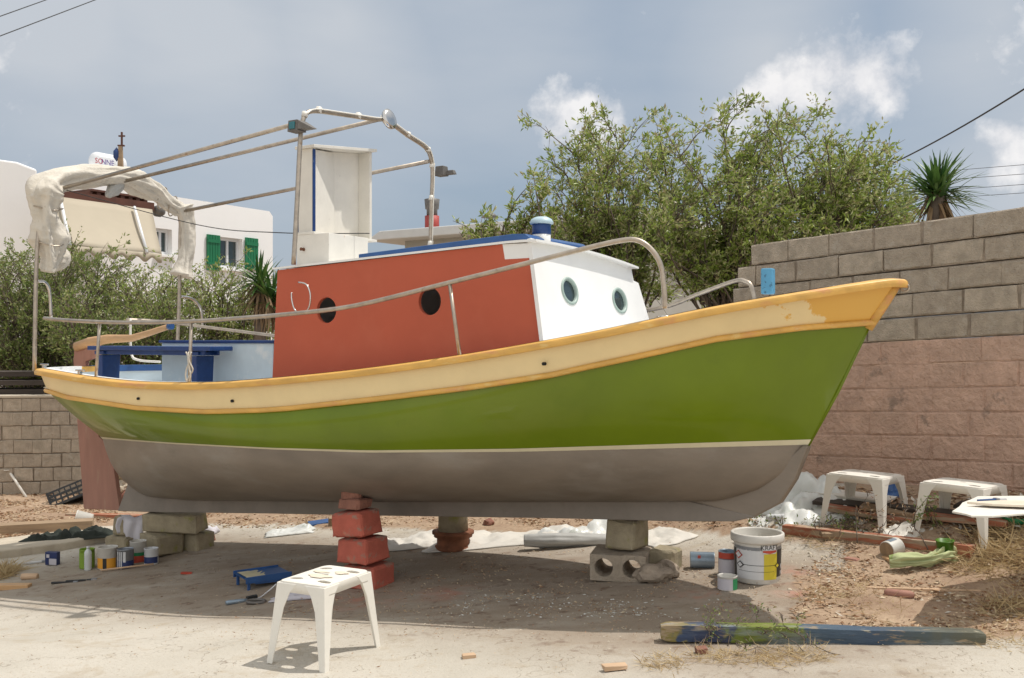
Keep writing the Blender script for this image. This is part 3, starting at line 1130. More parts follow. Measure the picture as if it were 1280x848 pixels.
# lower white box and open upper box
ya = -.38
la, lb_ = BL(371, 333, y=ya), BL(411, 333, y=ya)
lc_ = BL(460, 333, x=lb_.x)
zt = BL(411, 291, y=ya).z
print('box', la, lb_, lc_, zt)
MB().box(((la.x + lb_.x) / 2, (ya + lc_.y) / 2, (zt + la.z - .12) / 2), (lb_.x - la.x, lc_.y - ya, zt - la.z + .12)).build('lower_locker', M['oldwhite'], boat, bevel=.004)
lk = boat.children[-1]
k_ = BL(380, 312, y=ya)
MB().lathe([(.012, 0), (.014, .006), (.006, .03), (.014, .034), (.001, .045)], 10, (k_.x, ya, k_.z), Matrix.Rotation(math.radians(90), 3, 'X')).build('knob', M['rust'], lk)
ua, ub = BL(373, 200, y=ya + .02), BL(391, 186, y=ya + .02)
uc = BL(465, 187, x=ub.x)
uz = BL(391, 185, y=ya + .02).z
print('upper', ua, ub, uc, uz, proj(*BW(ua.x, uc.y), uz))
x0_, x1_, y0_, y1_ = ua.x, ub.x + .0, ya + .02, uc.y
th = .03
ub_ = MB()
zb_ = zt + .012
ub_.box(((x0_ + x1_) / 2, y0_ + th / 2, (uz + zb_) / 2), (x1_ - x0_, th, uz - zb_))
ub_.box(((x0_ + x1_) / 2, y1_ - th / 2, (uz + zb_) / 2), (x1_ - x0_, th, uz - zb_))
ub_.box((x0_ + th / 2, (y0_ + y1_) / 2, (uz + zb_) / 2), (th - .002, y1_ - y0_ - 2 * th, uz - zb_ - .002))
ub_.box(((x0_ + x1_) / 2 + .01, (y0_ + y1_) / 2, uz + .012), (x1_ - x0_ + .05, y1_ - y0_ + .05, .024))
ub_.box(((x0_ + x1_) / 2 + .01, (y0_ + y1_) / 2, zb_ - .004), (x1_ - x0_ + .05, y1_ - y0_ + .05, .02))
ub_.box((x1_ - .05, y0_ + .06, (uz + zb_) / 2), (.022, .05, uz - zb_ - .01))
A2 = Vector((x1_ - .012, y0_ + .035, 0)); B2y = BL(417, 240, x=x0_ + th).y
B2 = Vector((x0_ + th, B2y, 0)); dd2 = B2 - A2
ub_.box(((A2.x + B2.x) / 2, (A2.y + B2.y) / 2, (uz + zb_) / 2), (dd2.length, .015, uz - zb_ - .02), M=Matrix.Rotation(math.atan2(dd2.y, dd2.x), 3, 'Z'))
ztf = BL(467, 191, x=x1_).z
ub_.v = [(x, y, z + ((ztf - uz) * (y - y0_) / (y1_ - y0_) if z > (uz + zb_) / 2 else 0)) for x, y, z in ub_.v]
up_ = ub_.build('open_locker', M['oldwhite'], boat, bevel=.003)
eb = MB()
eb.box((x1_ + .004, y0_ + .008, (uz + zb_) / 2), (.012, .022, uz - zb_ - .02), j=.001)
eb.box((x0_ - .004, y0_ + .008, (uz + zb_) / 2 - .06), (.012, .022, uz - zb_ - .12), j=.001)
eb.build('blue_edge', M['navy'], up_)

# engine box aft of the cabin
ea, ee = BL(202, 430, y=-.42), BL(341, 430, y=-.42)
ez = BL(260, 429, y=-.42).z
MB().box(((ea.x + ee.x) / 2, .0, (ez + 1.1) / 2), (ee.x - ea.x, .84, ez - 1.1)).build('engine_box', M['lblue'], boat, bevel=.006)
eb = boat.children[-1]
MB().box(((ea.x + ee.x) / 2, .0, ez + .012), (ee.x - ea.x + .03, .88, .022)).build('engine_box_lid', M['navy'], eb, bevel=.004)

# rudder and tiller
rp = clp([(99, 530), (107, 636), (152, 638), (141, 561), (126, 546), (112, 500), (109, 452), (124, 446), (125, 421), (96, 428), (94, 450)])
MB().panel(rp, [], lambda a, b, d: Vector((a, d, b)), -.022, .022).build('rudder', M['rudder'], boat, bevel=.006)
rd_ = boat.children[-1]
tp = [BL(a, b, y=-.03) for a, b in [(94, 434), (112, 428), (135, 424), (165, 423), (185, 417), (203, 411), (213, 408)]]
MB().tube(tp, [.045, .05, .045, .035, .03, .028, .026], 10, sx=.55).build('tiller', M['tiller'], rd_)
MB().tube([tp[-1] + Vector((-.02, 0, 0)), tp[-1] + Vector((.02, 0, 0))], .032, 10).build('tiller_tip', M['blue'], rd_)

# drain holes in the strake
for px, py in ((173, 498.5), (290.5, 501.5), (680, 455)):
    t = gtab(-1, 0)
    p = rim(px, py, -1, .004)
    MB().lathe([(.011, -.012), (.011, .012)], 10, p + Vector((0, .002, 0)), Matrix.Rotation(math.radians(90), 3, 'X')).build('drain_hole', M['dark'], boat)

# mooring bitt on the foredeck, bow ring
q = BL(960, 350, y=.12)
MB().box((q.x, .12, q.z - .01), (.075, .075, .165)).build('mooring_bitt', M['bitt'], boat, bevel=.01)
q = BL(1127, 360, y=0)
rg = MB()
rg.tube([q + Vector((.02 + .022 * math.cos(a), 0, .022 * math.sin(a))) for a in np.linspace(0, 2 * math.pi, 14)], .006, 6)
rg.build('bow_ring', M['steel'], boat)


# ---- stainless rails
def catmull(pts, n=6):
    pts = [Vector(p) for p in pts]
    out = []
    for i in range(len(pts) - 1):
        p0, p1, p2, p3 = pts[max(i - 1, 0)], pts[i], pts[i + 1], pts[min(i + 2, len(pts) - 1)]
        for k in range(n):
            t = k / n
            out.append(.5 * ((2 * p1) + (-p0 + p2) * t + (2 * p0 - 5 * p1 + 4 * p2 - p3) * t * t + (-p0 + 3 * p1 - 3 * p2 + p3) * t ** 3))
    out.append(pts[-1])
    return out


rail = [rim(a, b) for a, b in [(50, 398), (90, 401), (158, 403.5), (239, 402), (300, 398), (359, 393), (443, 382.5), (562, 353.5), (640, 334), (725, 312.5), (776, 301), (798, 301), (815, 313), (826, 332), (830, 360), (831, 386)]]
MB().tube(catmull(rail, 5), .016, 8).build('handrail', M['steel'], boat)
hr = boat.children[-1]
for a, b in (((124.5, 404), (120, 469)), ((239, 402), (237, 477)), ((562, 353.5), (575, 441))):
    p, q_ = rim(*a), rim(b[0], b[1])
    q_.z = rim(b[0]).z
    MB().tube([p, q_ - Vector((0, 0, .01))], .013, 8).build('rail_post', M['steel'], hr)
p = rim(831); MB().lathe([(.04, -.002), (.04, .008), (.02, .012)], 14, p).build('rail_foot', M['chrome'], hr)
# far rail
fr = [rim(a, b, 1, .06) for a, b in [(158, 400), (200, 402), (280, 412), (345, 420)]]
ys = [rim(700, None, 1)]
fr2 = []
t = gtab(1, .06)
end = rim(940, None, 1)
for x in np.linspace(fr[-1].x + .3, end.x - .6, 8):
    b = np.interp(x, CUR['G'][0], CUR['G'][1]) - .06
    z = np.interp(x, CUR['G'][0], CUR['G'][2])
    k = (x - fr[-1].x) / (end.x - fr[-1].x)
    fr2.append(Vector((x, b, z + .36 - .12 * k)))
e2 = [rim(917, 352, 1), rim(931, 352, 1), rim(940, 360, 1), rim(946, None, 1)]
fr2 = [v for v in fr2 if v.x < e2[0].x - .5]
mid_ = rim(820, 386, 1)
fr2 = [v for v in fr2 if v.x < mid_.x - .5]
MB().tube(catmull(fr + fr2 + [mid_, rim(870, 369, 1)] + e2, 4), .016, 8).build('handrail', M['steel'], boat)

# ---- awning frame
xr = .34
XF = BL(372, 200, y=-.62).x
RA = lambda a, b: BL(a, b, x=xr)
FA = lambda a, b: BL(a, b, x=XF)
print('arch far', FA(538, 260), RA(225, 300), RA(45, 300), 'XF', XF)
fa = [FA(a, b) for a, b in [(367, 331), (371, 260), (375, 180), (377, 160), (381, 145), (392, 139), (425, 143), (468, 149.5), (483, 151), (510, 170), (532, 185), (539, 200), (540.5, 220), (539, 260), (538, 306)]]
af = MB().tube(catmull(fa, 4), .018, 8).build('front_arch', M['steel'], boat)
wi = MB()
wi.tube(catmull([p + Vector((.022, 0, .012)) for p in fa[4:]], 4), .006, 5)
for i, p in enumerate(catmull(fa[4:], 4)):
    if i % 5 == 0:
        wi.tube([p + Vector((0, -.004, -.01)), p + Vector((0, .004, .03))], .024, 8)
wi.build('cable', M['plastic'], af)
ra = [RA(a, b) for a, b in [(43, 464), (45, 350), (48, 290), (52, 250), (62, 236), (100, 224), (150, 220), (190, 240), (218, 262), (225, 275), (225, 300), (224, 375), (222, 425), (222, 462)]]
MB().tube(catmull(ra, 4), .018, 8).build('rear_arch', M['steel'], boat)
MB().tube([RA(72, 237), FA(377, 153)], .018, 8).build('awning_bar', M['steel'], boat)
MB().tube([RA(150, 228), FA(472, 150)], .018, 8).build('awning_bar', M['steel'], boat)
MB().tube([RA(225, 265), FA(536, 202)], .018, 8).build('awning_bar', M['steel'], boat)
# grab hoops at the feet of the rear arch
for pts in ([(47, 352), (56, 353), (62, 365), (64, 398)], [(226, 371), (240, 374), (251, 387), (253, 410)]):
    MB().tube(catmull([RA(a, b) for a, b in pts], 5), .014, 8).build('grab_hoop', M['chrome'], boat)
# curl of bare pipe by the cabin side
yk = -.78
cl = [BL(a, b, y=yk) for a, b in [(373, 353), (383, 356), (388, 369), (386, 385), (378, 391.5), (369, 388), (365, 376), (364.5, 366)]]
MB().tube(catmull(cl, 5), .006, 6).build('pipe_curl', M['chrome'], boat)
# lamps
p = FA(378, 157)
lm = MB()
lm.box(p + Vector((.0, -.06, -.02)), (.10, .10, .085), taper=.9)
lm.add([p + Vector(v) for v in ((.05, -.11, .02), (.05, -.01, .02), (.05, -.11, -.05), (.05, -.01, -.05), (.17, -.06, -.05), (.17, -.02, -.05))], [(0, 1, 3, 2), (0, 2, 4), (1, 0, 4, 5), (1, 5, 3), (2, 3, 5, 4)])
lm.build('navigation_lamp', M['lampg'], boat, bevel=.004)
ln = boat.children[-1]
MB().box(p + Vector((.0, -.112, -.02)), (.055, .012, .055)).build('lens', M['greenlens'], ln, bevel=.004)
p = FA(548, 212)
lm = MB()
lm.box(p + Vector((.0, .05, -.01)), (.10, .09, .09), taper=.85)
lm.box(p + Vector((.09, .07, -.025)), (.10, .05, .04), taper=.7)
lm.build('navigation_lamp', M['lampg'], boat, bevel=.006)
p = FA(483, 150)
Mx = Matrix.Rotation(math.radians(78), 3, 'Y')
lm = MB()
lm.lathe([(.02, -.05), (.045, -.02), (.085, .0), (.088, .02), (.06, .032), (.001, .038)], 20, p + Vector((.02, 0, .0)), Mx)
lm.build('deck_lamp', M['chrome'], boat)

# low white pipe by the stern seat
pz = [BL(a, b, y=.1) for a, b in [(163, 398), (164, 440), (172, 450), (200, 452.5)]]
MB().tube(catmull(pz, 5), .012, 6).build('bent_pipe', M['plastic'], boat)
for px in (47, 100):
    p = rim(px)
    MB().box(p + Vector((0, 0, .015)), (.03, .03, .03)).box(p + Vector((0, 0, .035)), (.11, .018, .014)).build('cleat', M['chrome'], boat, bevel=.004)

# ------------------------------------------------------------------ things on the boat
# dark blue trestle bench on the after deck
b0, b1 = BL(124, 435, y=-.58), BL(277, 435, y=-.58)
bw = BW(b0.x, -.58)
dzb = 1.18
bench = empty('trestle_bench', (bw[0], bw[1], dzb), -PHI)
tag(bench, 'dark blue wooden trestle bench standing on the after deck', 'bench')
LBn = b1.x - b0.x
hb = b0.z - dzb
MB().box((LBn / 2, 0, hb), (LBn, .24, .035)).box((LBn / 2, -.07, hb - .035), (LBn * .86, .02, .04)).box((LBn / 2, .07, hb - .035), (LBn * .86, .02, .04)).build('bench_top', M['navy'], bench, bevel=.005)
for xx in (.13, LBn - .22):
    MB().box((xx, 0, (hb - .06) / 2), (.06, .16, hb - .06), taper=1.15).box((xx, 0, hb - .04), (.12, .2, .03)).build('leg', M['navy'], bench, bevel=.004)


# gathered canvas tied round the rear arch
def bundle(pts, rs, n=36, seed=0, fold=.22):
    path = catmull(pts, 12)
    N_ = len(path)
    rr = np.interp(np.linspace(0, 1, N_), np.linspace(0, 1, len(rs)), rs)
    mb = MB(); vs = []
    up = None
    for i, p in enumerate(path):
        t = (path[min(i + 1, N_ - 1)] - path[max(i - 1, 0)]).normalized()
        if up is None: up = Vector((1, 0, 0))
        a = t.cross(up).normalized(); up = a.cross(t)
        for k in range(n):
            w = 2 * math.pi * k / n
            cw_, sw_ = math.cos(w), math.sin(w)
            q = mnoise.noise(Vector((cw_ * 1.1 + seed, sw_ * 1.1, i * .05))) * 1.2
            q += 1.3 * (.4 - 2 * abs(mnoise.noise(Vector((cw_ * 1.9 + seed, sw_ * 1.9, i * .035)))))
            q += .45 * (.35 - 2 * abs(mnoise.noise(Vector((cw_ * .9 + i * .02, sw_ * .9, i * .15 + seed)))))
            q += .35 * math.sin(i * .21 + seed)
            vs.append(p + (a * math.cos(w) + up * math.sin(w)) * rr[i] * (1 + fold * q))
    fs = [(i * n + k, i * n + (k + 1) % n, (i + 1) * n + (k + 1) % n, (i + 1) * n + k) for i in range(N_ - 1) for k in range(n)]
    mb.add(vs, fs, 0, True)
    mb.f.append(tuple(range(n))); mb.m.append(0); mb.s.append(False)
    mb.f.append(tuple((N_ - 1) * n + k for k in range(n))); mb.m.append(0); mb.s.append(False)
    return mb


def b2w(v):
    X, Y = BW(v.x, v.y)
    return Vector((X, Y, v.z))


cvs = empty('rolled_canvas_awning', b2w(RA(140, 215)))
tag(cvs, 'cream canvas awning rolled and tied around the rear arch of the boat', 'awning')
L0 = cvs.location


def cw(lst, dx=0.0):
    return [b2w(BL(a, b, x=xr + dx)) - L0 for a, b in lst]


bundle(cw([(60, 340), (63, 320), (62, 300), (58, 275), (57, 250), (60, 236), (80, 226), (112, 220), (140, 219), (165, 226), (190, 240), (212, 256), (226, 262)]), [.05, .10, .125, .12, .13, .14, .11, .09, .10, .10, .10, .075, .06], n=48, seed=3, fold=.30).build('canvas_roll', M['canvas'], cvs)
bundle(cw([(228, 258), (233, 275), (234, 300), (232, 325), (228, 345)], .02), [.09, .075, .07, .07, .10], seed=9, fold=.3).build('canvas_tail', M['canvas'], cvs)
bundle(cw([(58, 300), (66, 312), (72, 322), (64, 330), (50, 333)], -.12), [.03, .09, .1, .07, .03], seed=14).build('canvas_flap', M['canvas'], cvs)
for a, b, r_ in ((59, 262, .13), (62, 306, .12), (203, 248, .11), (216, 258, .10)):
    c = cw([(a, b)])[0]
    vert = a < 100
    ringp = []
    for w_ in np.linspace(0, 2 * math.pi, 16):
        if vert: ringp.append(c + Vector((r_ * math.cos(w_), r_ * math.sin(w_), .02 * math.sin(2 * w_))))
        else: ringp.append(c + Vector((.03 * math.sin(w_), r_ * math.cos(w_), r_ * math.sin(w_))))
    MB().tube(ringp, .006, 5, cap=False).build('tie_cord', M['steel'], cvs)
# grey tuft of rag under the middle of the roll
rg = bundle(cw([(150, 230), (140, 238), (134, 246)]), [.05, .06, .02], seed=21)
rg.build('grey_rag', M['greysack'], cvs)
# lines hanging from the frame
ln = MB().tube(catmull([b2w(RA(80, 237)), b2w(BL(246, 281, x=1.6)), b2w(BL(345, 291, y=-.4)), b2w(BL(462, 292, y=0))], 8), .004, 5).build('cord', M['wire'])
tag(ln, 'thin slack cord from the rear arch to the white locker', 'cord')
p0 = b2w(rim(239, 440))
rl = MB()
for s_ in range(3):
    pts = [b2w(rim(238 + R.uniform(-3, 3), y_)) + Vector((R.uniform(-.02, .02), -.03, 0)) for y_ in (440, 450, 462, 470, 477)]
    rl.tube(catmull(pts, 4), .006, 5)
tag(rl.build('rope', M['canvas']), 'short pale rope knotted on a rail post beside the bench', 'rope')
# wooden shrine cross on the arch
pc = b2w(RA(143, 206)) + Vector((0, .15, 0))
pb = b2w(RA(143, 212)) + Vector((0, .15, 0))
sc_ = F / pc.y
cr = empty('cross_topped_mast', pb)
tag(cr, 'short wooden masthead with a small cross rising behind the rolled canvas', 'mast')
hh_ = lambda px_: px_ / sc_
MB().box((0, 0, hh_(16)), (hh_(7), hh_(5), hh_(36)), taper=.65).build('mast_stub', M['wood'], cr, bevel=.003)
MB().box((.012, 0, hh_(42)), (hh_(2), hh_(2), hh_(16))).box((.012, 0, hh_(45)), (hh_(8), hh_(1.6), hh_(1.8))).box((.006, 0, hh_(33)), (hh_(8), hh_(4), hh_(1.6))).build('cross', M['brownwood'], cr)
MB().lathe([(.001, -.07), (.03, -.03), (.03, .03), (.001, .07)], 12, (-hh_(5), 0, hh_(22))).build('lamp', M['navy'], cr)
# ------------------------------------------------------------------ foliage
NR = np.random.default_rng(11)


def leaf_mesh(name, pos, dirs, ln, wd, material, parent=None, bend=.15, droop=0.0, loc=(0, 0, 0), vary=False):
    n = len(pos)
    pos = np.asarray(pos, float) - np.asarray(loc, float)
    dirs = np.asarray(dirs, float)
    dirs /= np.linalg.norm(dirs, axis=1)[:, None] + 1e-9
    rnd = NR.normal(size=(n, 3))
    side = np.cross(dirs, rnd); side /= np.linalg.norm(side, axis=1)[:, None] + 1e-9
    nor = np.cross(side, dirs)
    L = ln * (NR.uniform(.6, 1.25, n) if not vary else np.clip(np.exp(NR.normal(-.2, .5, n)), .35, 2.2))[:, None]
    W = wd * NR.uniform(.7, 1.2, n)[:, None]
    v = np.empty((n, 4, 3))
    v[:, 0] = pos
    dz = np.array([0, 0, 1.0]) * L * droop
    v[:, 1] = pos + dirs * L * .5 + side * W * .5 + nor * L * bend - dz * .4
    v[:, 2] = pos + dirs * L - dz
    v[:, 3] = pos + dirs * L * .5 - side * W * .5 + nor * L * bend - dz * .4
    me = bpy.data.meshes.new(name)
    me.vertices.add(n * 4); me.vertices.foreach_set('co', v.reshape(-1))
    me.loops.add(n * 6); me.polygons.add(n * 2)
    base = (np.arange(n) * 4)[:, None]
    me.loops.foreach_set('vertex_index', (base + np.array([0, 1, 2, 0, 2, 3])).reshape(-1).astype(np.int32))
    me.polygons.foreach_set('loop_start', (np.arange(n * 2) * 3).astype(np.int32))
    me.polygons.foreach_set('loop_total', np.full(n * 2, 3, np.int32))
    me.update(calc_edges=True)
    a = me.attributes.new('rnd', 'FLOAT', 'FACE')
    a.data.foreach_set('value', np.repeat(NR.random(n), 2))
    me.materials.append(material)
    o = bpy.data.objects.new(name, me)
    o.location = (0, 0, 0) if parent else loc
    C.objects.link(o)
    if parent: o.parent = parent
    return o


def shrub(name, label, base, targets, nleaf, ln, wd, lmat, group=None, stem_r=.018, twigs=12, tl=.32, bare=.25, lean=(0, 0), cat='shrub', start=.25, fan=False):
    """stems run from the base to the targets (crown outline samples); twigs with leaves along them"""
    root = empty(name, base)
    tag(root, label, cat, group)
    bas = Vector(base)
    br = MB()
    P_, D_l = [], []
    allt = []
    for t in targets:
        t = Vector(t)
        off = Vector((t.x - bas.x, t.y - bas.y, 0))
        b0 = bas + Vector((R.uniform(-.25, .25), R.uniform(-.2, .2), 0)) + off * (.15 if fan else .35)
        hgt = t.z - b0.z
        if fan:
            mid = b0 + off * R.uniform(.15, .5) + Vector((R.uniform(-.25, .25), R.uniform(-.25, .25), hgt * R.uniform(.5, .75)))
        else:
            mid = b0.lerp(t, .5) + Vector((R.uniform(-.32, .25), R.uniform(-.3, .3), .12 * (t - b0).length * .5))
        t = t + Vector((lean[0], lean[1], 0)) * hgt * .15

        def path_(p0, p1, p2, r_, n_=9):
            pts = []
            for k in range(n_):
                s = k / (n_ - 1)
                pts.append(p0 * (1 - s) ** 2 + p1 * 2 * s * (1 - s) + p2 * s * s + Vector((R.uniform(-1, 1), R.uniform(-1, 1), R.uniform(-1, 1))) * .018)
            br.tube([p - bas for p in pts], [r_ * (1 - .85 * k / (n_ - 1)) for k in range(n_)], 4)
            return pts
        paths = [(path_(b0, mid, t, stem_r), start)]
        if fan:
            pts = paths[0][0]
            for q in range(3):
                k = R.randint(3, 7)
                p = pts[k]
                d = (pts[min(8, k + 1)] - p).normalized()
                az = R.uniform(0, 6.28)
                e = p + (d * .7 + Vector((math.cos(az) + lean[0], math.sin(az), R.uniform(-.1, .5))) * .8).normalized() * R.uniform(.3, .75) * min(1, hgt / 2)
                paths.append((path_(p, p.lerp(e, .5) + Vector((0, 0, .08)), e, stem_r * .45, 6), .15))
        for pts, st_ in paths:
            main = len(pts) == 9
            for q in range(twigs if main else twigs * 2 // 3):
                s = R.uniform(st_, 1) * (len(pts) - 1)
                k = min(len(pts) - 2, int(s)); f = s - k
                s = s / (len(pts) - 1)
                p = pts[k].lerp(pts[k + 1], f)
                d = (pts[k + 1] - pts[k]).normalized()
                d = (d * .7 + Vector((R.gauss(.1, 1), R.gauss(0, 1), R.gauss(.1, .8))) * .75).normalized()
                L_ = tl * R.uniform(.3, 1.2) * (1.15 - .5 * s)
                e = p + d * L_ + Vector((lean[0], lean[1], 0)) * L_ * .6
                if q % 2 == 0:
                    br.tube([p - bas, (p.lerp(e, .5) + Vector((0, 0, .01))) - bas, e - bas], [.004, .003, .0015], 3, cap=False)
                allt.append((p, e))
    per = max(1, nleaf // len(allt))
    for p, e in allt:
        if R.random() < bare: continue
        d = (e - p)
        for k in range(int(per * R.uniform(.5, 1.5) / (1 - bare))):
            s = R.uniform(.1, 1.05)
            q = p + d * s
            P_.append((q.x + R.uniform(-.02, .02), q.y + R.uniform(-.02, .02), q.z + R.uniform(-.02, .02)))
            dd = d.normalized() * .7 + Vector((R.gauss(0, .6), R.gauss(0, .6), R.gauss(.15, .6)))
            D_l.append(tuple(dd))
    br.build('branches', M['bark'], root, fix=False)
    leaf_mesh('foliage', P_, D_l, ln, wd, lmat, root, loc=base)
    return root


def crown_targets(outline, Y0, dY, n, bottom, inner=.55):
    """outline: (px, py) top silhouette of the crown at depth Y0"""
    xs = [p[0] for p in outline]; ys = [p[1] for p in outline]
    out = []
    for i in range(n):
        px = R.uniform(xs[0], xs[-1])
        top = np.interp(px, xs, ys)
        k = R.random() ** (1.6)
        py = top + (bottom - top) * k * inner + R.uniform(-6, 10)
        out.append(P(px, py, Y0 + R.uniform(-dY, dY)))
    return out


# big loose olive shrubs behind the bow
def crown(px0, px1, top, bot, Y0, dY, n, shell=.5):
    """targets mostly on the upper shell of a rounded crown, some inside"""
    out = []
    xs = [p[0] for p in top]; ys = [p[1] for p in top]
    for i in range(n):
        px = R.uniform(px0, px1)
        ty = np.interp(px, xs, ys)
        k = R.random() ** (1.5 if R.random() < shell else .8)
        out.append(P(px + R.uniform(-8, 8), ty + (bot - ty) * k * .85 + R.gauss(0, 7), Y0 + R.uniform(-dY, dY)))
    return out


top_ = [(675, 250), (690, 195), (715, 165), (735, 148), (770, 152), (800, 165), (830, 155), (860, 142), (890, 122), (915, 118), (950, 128), (985, 138), (1010, 165), (1050, 180), (1085, 182), (1105, 215), (1125, 262)]
shrub('olive_shrub', 'airy grey green shrub behind the white cabin front, left part of the big thicket', P(772, 400, 11.8), crown(680, 830, top_, 380, 11.8, .8, 54), 22000, .068, .023, M['leaf'], 'shrubs behind the boat', twigs=17, tl=.34, bare=.3, fan=True, lean=(.0, 0))
shrub('olive_shrub', 'tallest open shrub with bare upright tips behind the foredeck', P(915, 395, 11.3), crown(800, 985, [(p[0], p[1] + 14) for p in top_], 370, 11.3, .9, 60), 27000, .068, .023, M['leaf'], 'shrubs behind the boat', twigs=17, tl=.36, bare=.32, fan=True, lean=(.35, 0))
shrub('olive_shrub', 'leaning shrub over the top of the block wall left of the yucca', P(1020, 360, 11.0), crown(965, 1125, top_, 320, 11.0, .7, 46), 20000, .066, .023, M['leaf'], 'shrubs behind the boat', twigs=16, tl=.32, bare=.2, fan=True, lean=(.35, 0))
T4 = [P(R.uniform(648, 682), R.uniform(212, 262), 10.9) for _ in range(9)] + [P(R.uniform(560, 660), R.uniform(268, 300), 10.9) for _ in range(10)]
shrub('olive_shrub', 'thin spray of leaves beside the ventilator, left of the big thicket', P(650, 345, 11.0), T4, 1500, .075, .024, M['leaf'], 'shrubs behind the boat', twigs=8, tl=.22, bare=.2, start=.55)

# shrubs behind the stern
spec = [
    ([(-40, 330), (0, 318), (40, 305), (80, 300), (120, 302), (150, 318), (165, 345)], 15.2, .9, 150, 470, 34000, .06, .024, 'leafd', 'broad dusty shrub beneath the canvas roll at far left', 50),
    ([(150, 352), (175, 338), (200, 342), (225, 335), (245, 352)], 14.6, .7, 80, 460, 15000, .06, .024, 'leaf', 'bright green shrub seen below the awning, between the two rear arch legs', 195),
    ([(235, 362), (255, 345), (280, 338), (300, 345), (330, 368), (350, 385)], 14.2, .6, 80, 460, 15000, .06, .024, 'leaf', 'green shrub below the green shuttered window', 280),
    ([(60, 380), (110, 372), (160, 375), (210, 378), (240, 385)], 13.6, .5, 80, 470, 15000, .06, .024, 'leafd', 'low dark shrub right behind the tiller', 150),
]
for ol_, Y_, dY, n_, bot, nl, l_, w__, lm_, lab, bx_ in spec:
    shrub('garden_shrub', lab, P(bx_, 520, Y_), crown_targets(ol_, Y_, dY, n_, bot, .9), nl, l_, w__, M[lm_], 'shrubs in the garden behind the stern', twigs=9, tl=.34, bare=.1, start=.15, fan=True)


def yucca(label, base, trunk, heads, n, ln, wd, dead, group='yuccas'):
    root = empty('yucca', base)
    tag(root, label, 'yucca', group)
    b = Vector(base)
    tr = MB()
    tr.tube([(0, 0, -.1), (trunk.x * .5, trunk.y * .5, trunk.z * .5), tuple(trunk)], [.09, .08, .075], 10)
    tr.build('trunk', M['bark'], root)

    def blades(nm, count, lo, hi, lscale, material, drp):
        vs, fs, rn = [], [], []
        for i in range(count):
            h = R.choice(heads)
            az = R.uniform(0, 2 * math.pi)
            el = math.radians(R.uniform(lo, hi))
            d = Vector((math.cos(az) * math.cos(el), math.sin(az) * math.cos(el), math.sin(el)))
            s = d.cross(Vector((0, 0, 1))).normalized()
            L_ = ln * lscale * R.uniform(.75, 1.1)
            p = Vector(h) + Vector((R.uniform(-.04, .04), R.uniform(-.04, .04), R.uniform(-.1, .06)))
            o = len(vs)
            for k, wk in enumerate((.5, 1, .85, .5, .03)):
                t = k / 4
                q = p + d * L_ * t - Vector((0, 0, 1)) * drp * L_ * t * t
                vs += [q - s * wd * wk * .5, q + Vector((0, 0, -wd * .15 * wk)), q + s * wd * wk * .5]
            for k in range(4):
                for c in (0, 1):
                    fs.append((o + k * 3 + c, o + k * 3 + c + 1, o + k * 3 + c + 4, o + k * 3 + c + 3))
            rn += [R.random()] * 8
        mb = MB(); mb.add(vs, fs, 0, True)
        ob = mb.build(nm, material, root, fix=False)
        a = ob.data.attributes.new('rnd', 'FLOAT', 'FACE')
        a.data.foreach_set('value', rn)
    blades('leaves', n, -15, 85, 1.0, M['yuc'], .18)
    blades('dead_leaves', dead, -80, -35, .75, M['yucdry'], .25)


yb = P(1165, 330, 9.3)
yucca('spiky green yucca rising above the block wall at the right', yb, Vector((.05, 0, P(1168, 246, 9.3).z - yb.z)), [(.05, 0, P(1168, 240, 9.3).z - yb.z)], 150, .50, .035, 70)
yb = P(325, 470, 13.4)
yucca('yucca with hanging dry leaves against the orange cabin', yb, Vector((0, 0, P(325, 360, 13.4).z - yb.z)), [(0, 0, P(325, 352, 13.4).z - yb.z), (.15, 0, P(325, 372, 13.4).z - yb.z)], 130, .62, .04, 110)


# ------------------------------------------------------------------ buildings
def V3(px, py, Y): return P(px, py, Y)


def quadbox(mb, a, b, z0, z1, depth, mi=0, push=0.0):
    """vertical slab: front face from a to b (ground points), going back by depth"""
    a, b = Vector((a[0], a[1], 0)), Vector((b[0], b[1], 0))
    d = (b - a).normalized()
    n = Vector((-d.y, d.x, 0))
    pts = [a - n * push, b - n * push, b + n * depth, a + n * depth]
    vs = [(p.x, p.y, z) for z in (z0, z1) for p in pts]
    mb.add(vs, [(3, 2, 1, 0), (4, 5, 6, 7), (0, 1, 5, 4), (1, 2, 6, 5), (2, 3, 7, 6), (3, 0, 4, 7)], mi)
    return mb


hA, hB = P(120, 300, 21.0), P(341, 300, 25.5)
hdir = Vector((hB.x - hA.x, hB.y - hA.y, 0)); hlen = hdir.length; hdir.normalize()
hn = Vector((hdir.y, -hdir.x, 0))
hz = P(341, 265, 25.5).z


def HF(px, py, out=0.0):
    """point on the house front seen at (px, py): (distance along, z)"""
    u, v = (px - CX) / F, (py - CY) / F
    o = Vector((hA.x, hA.y, 0)) + hn * out
    Y = (o.dot(hn)) / (u * hn.x + hn.y)
    p = Vector((u * Y, Y, 0))
    return (p - o).dot(hdir), H - v * Y


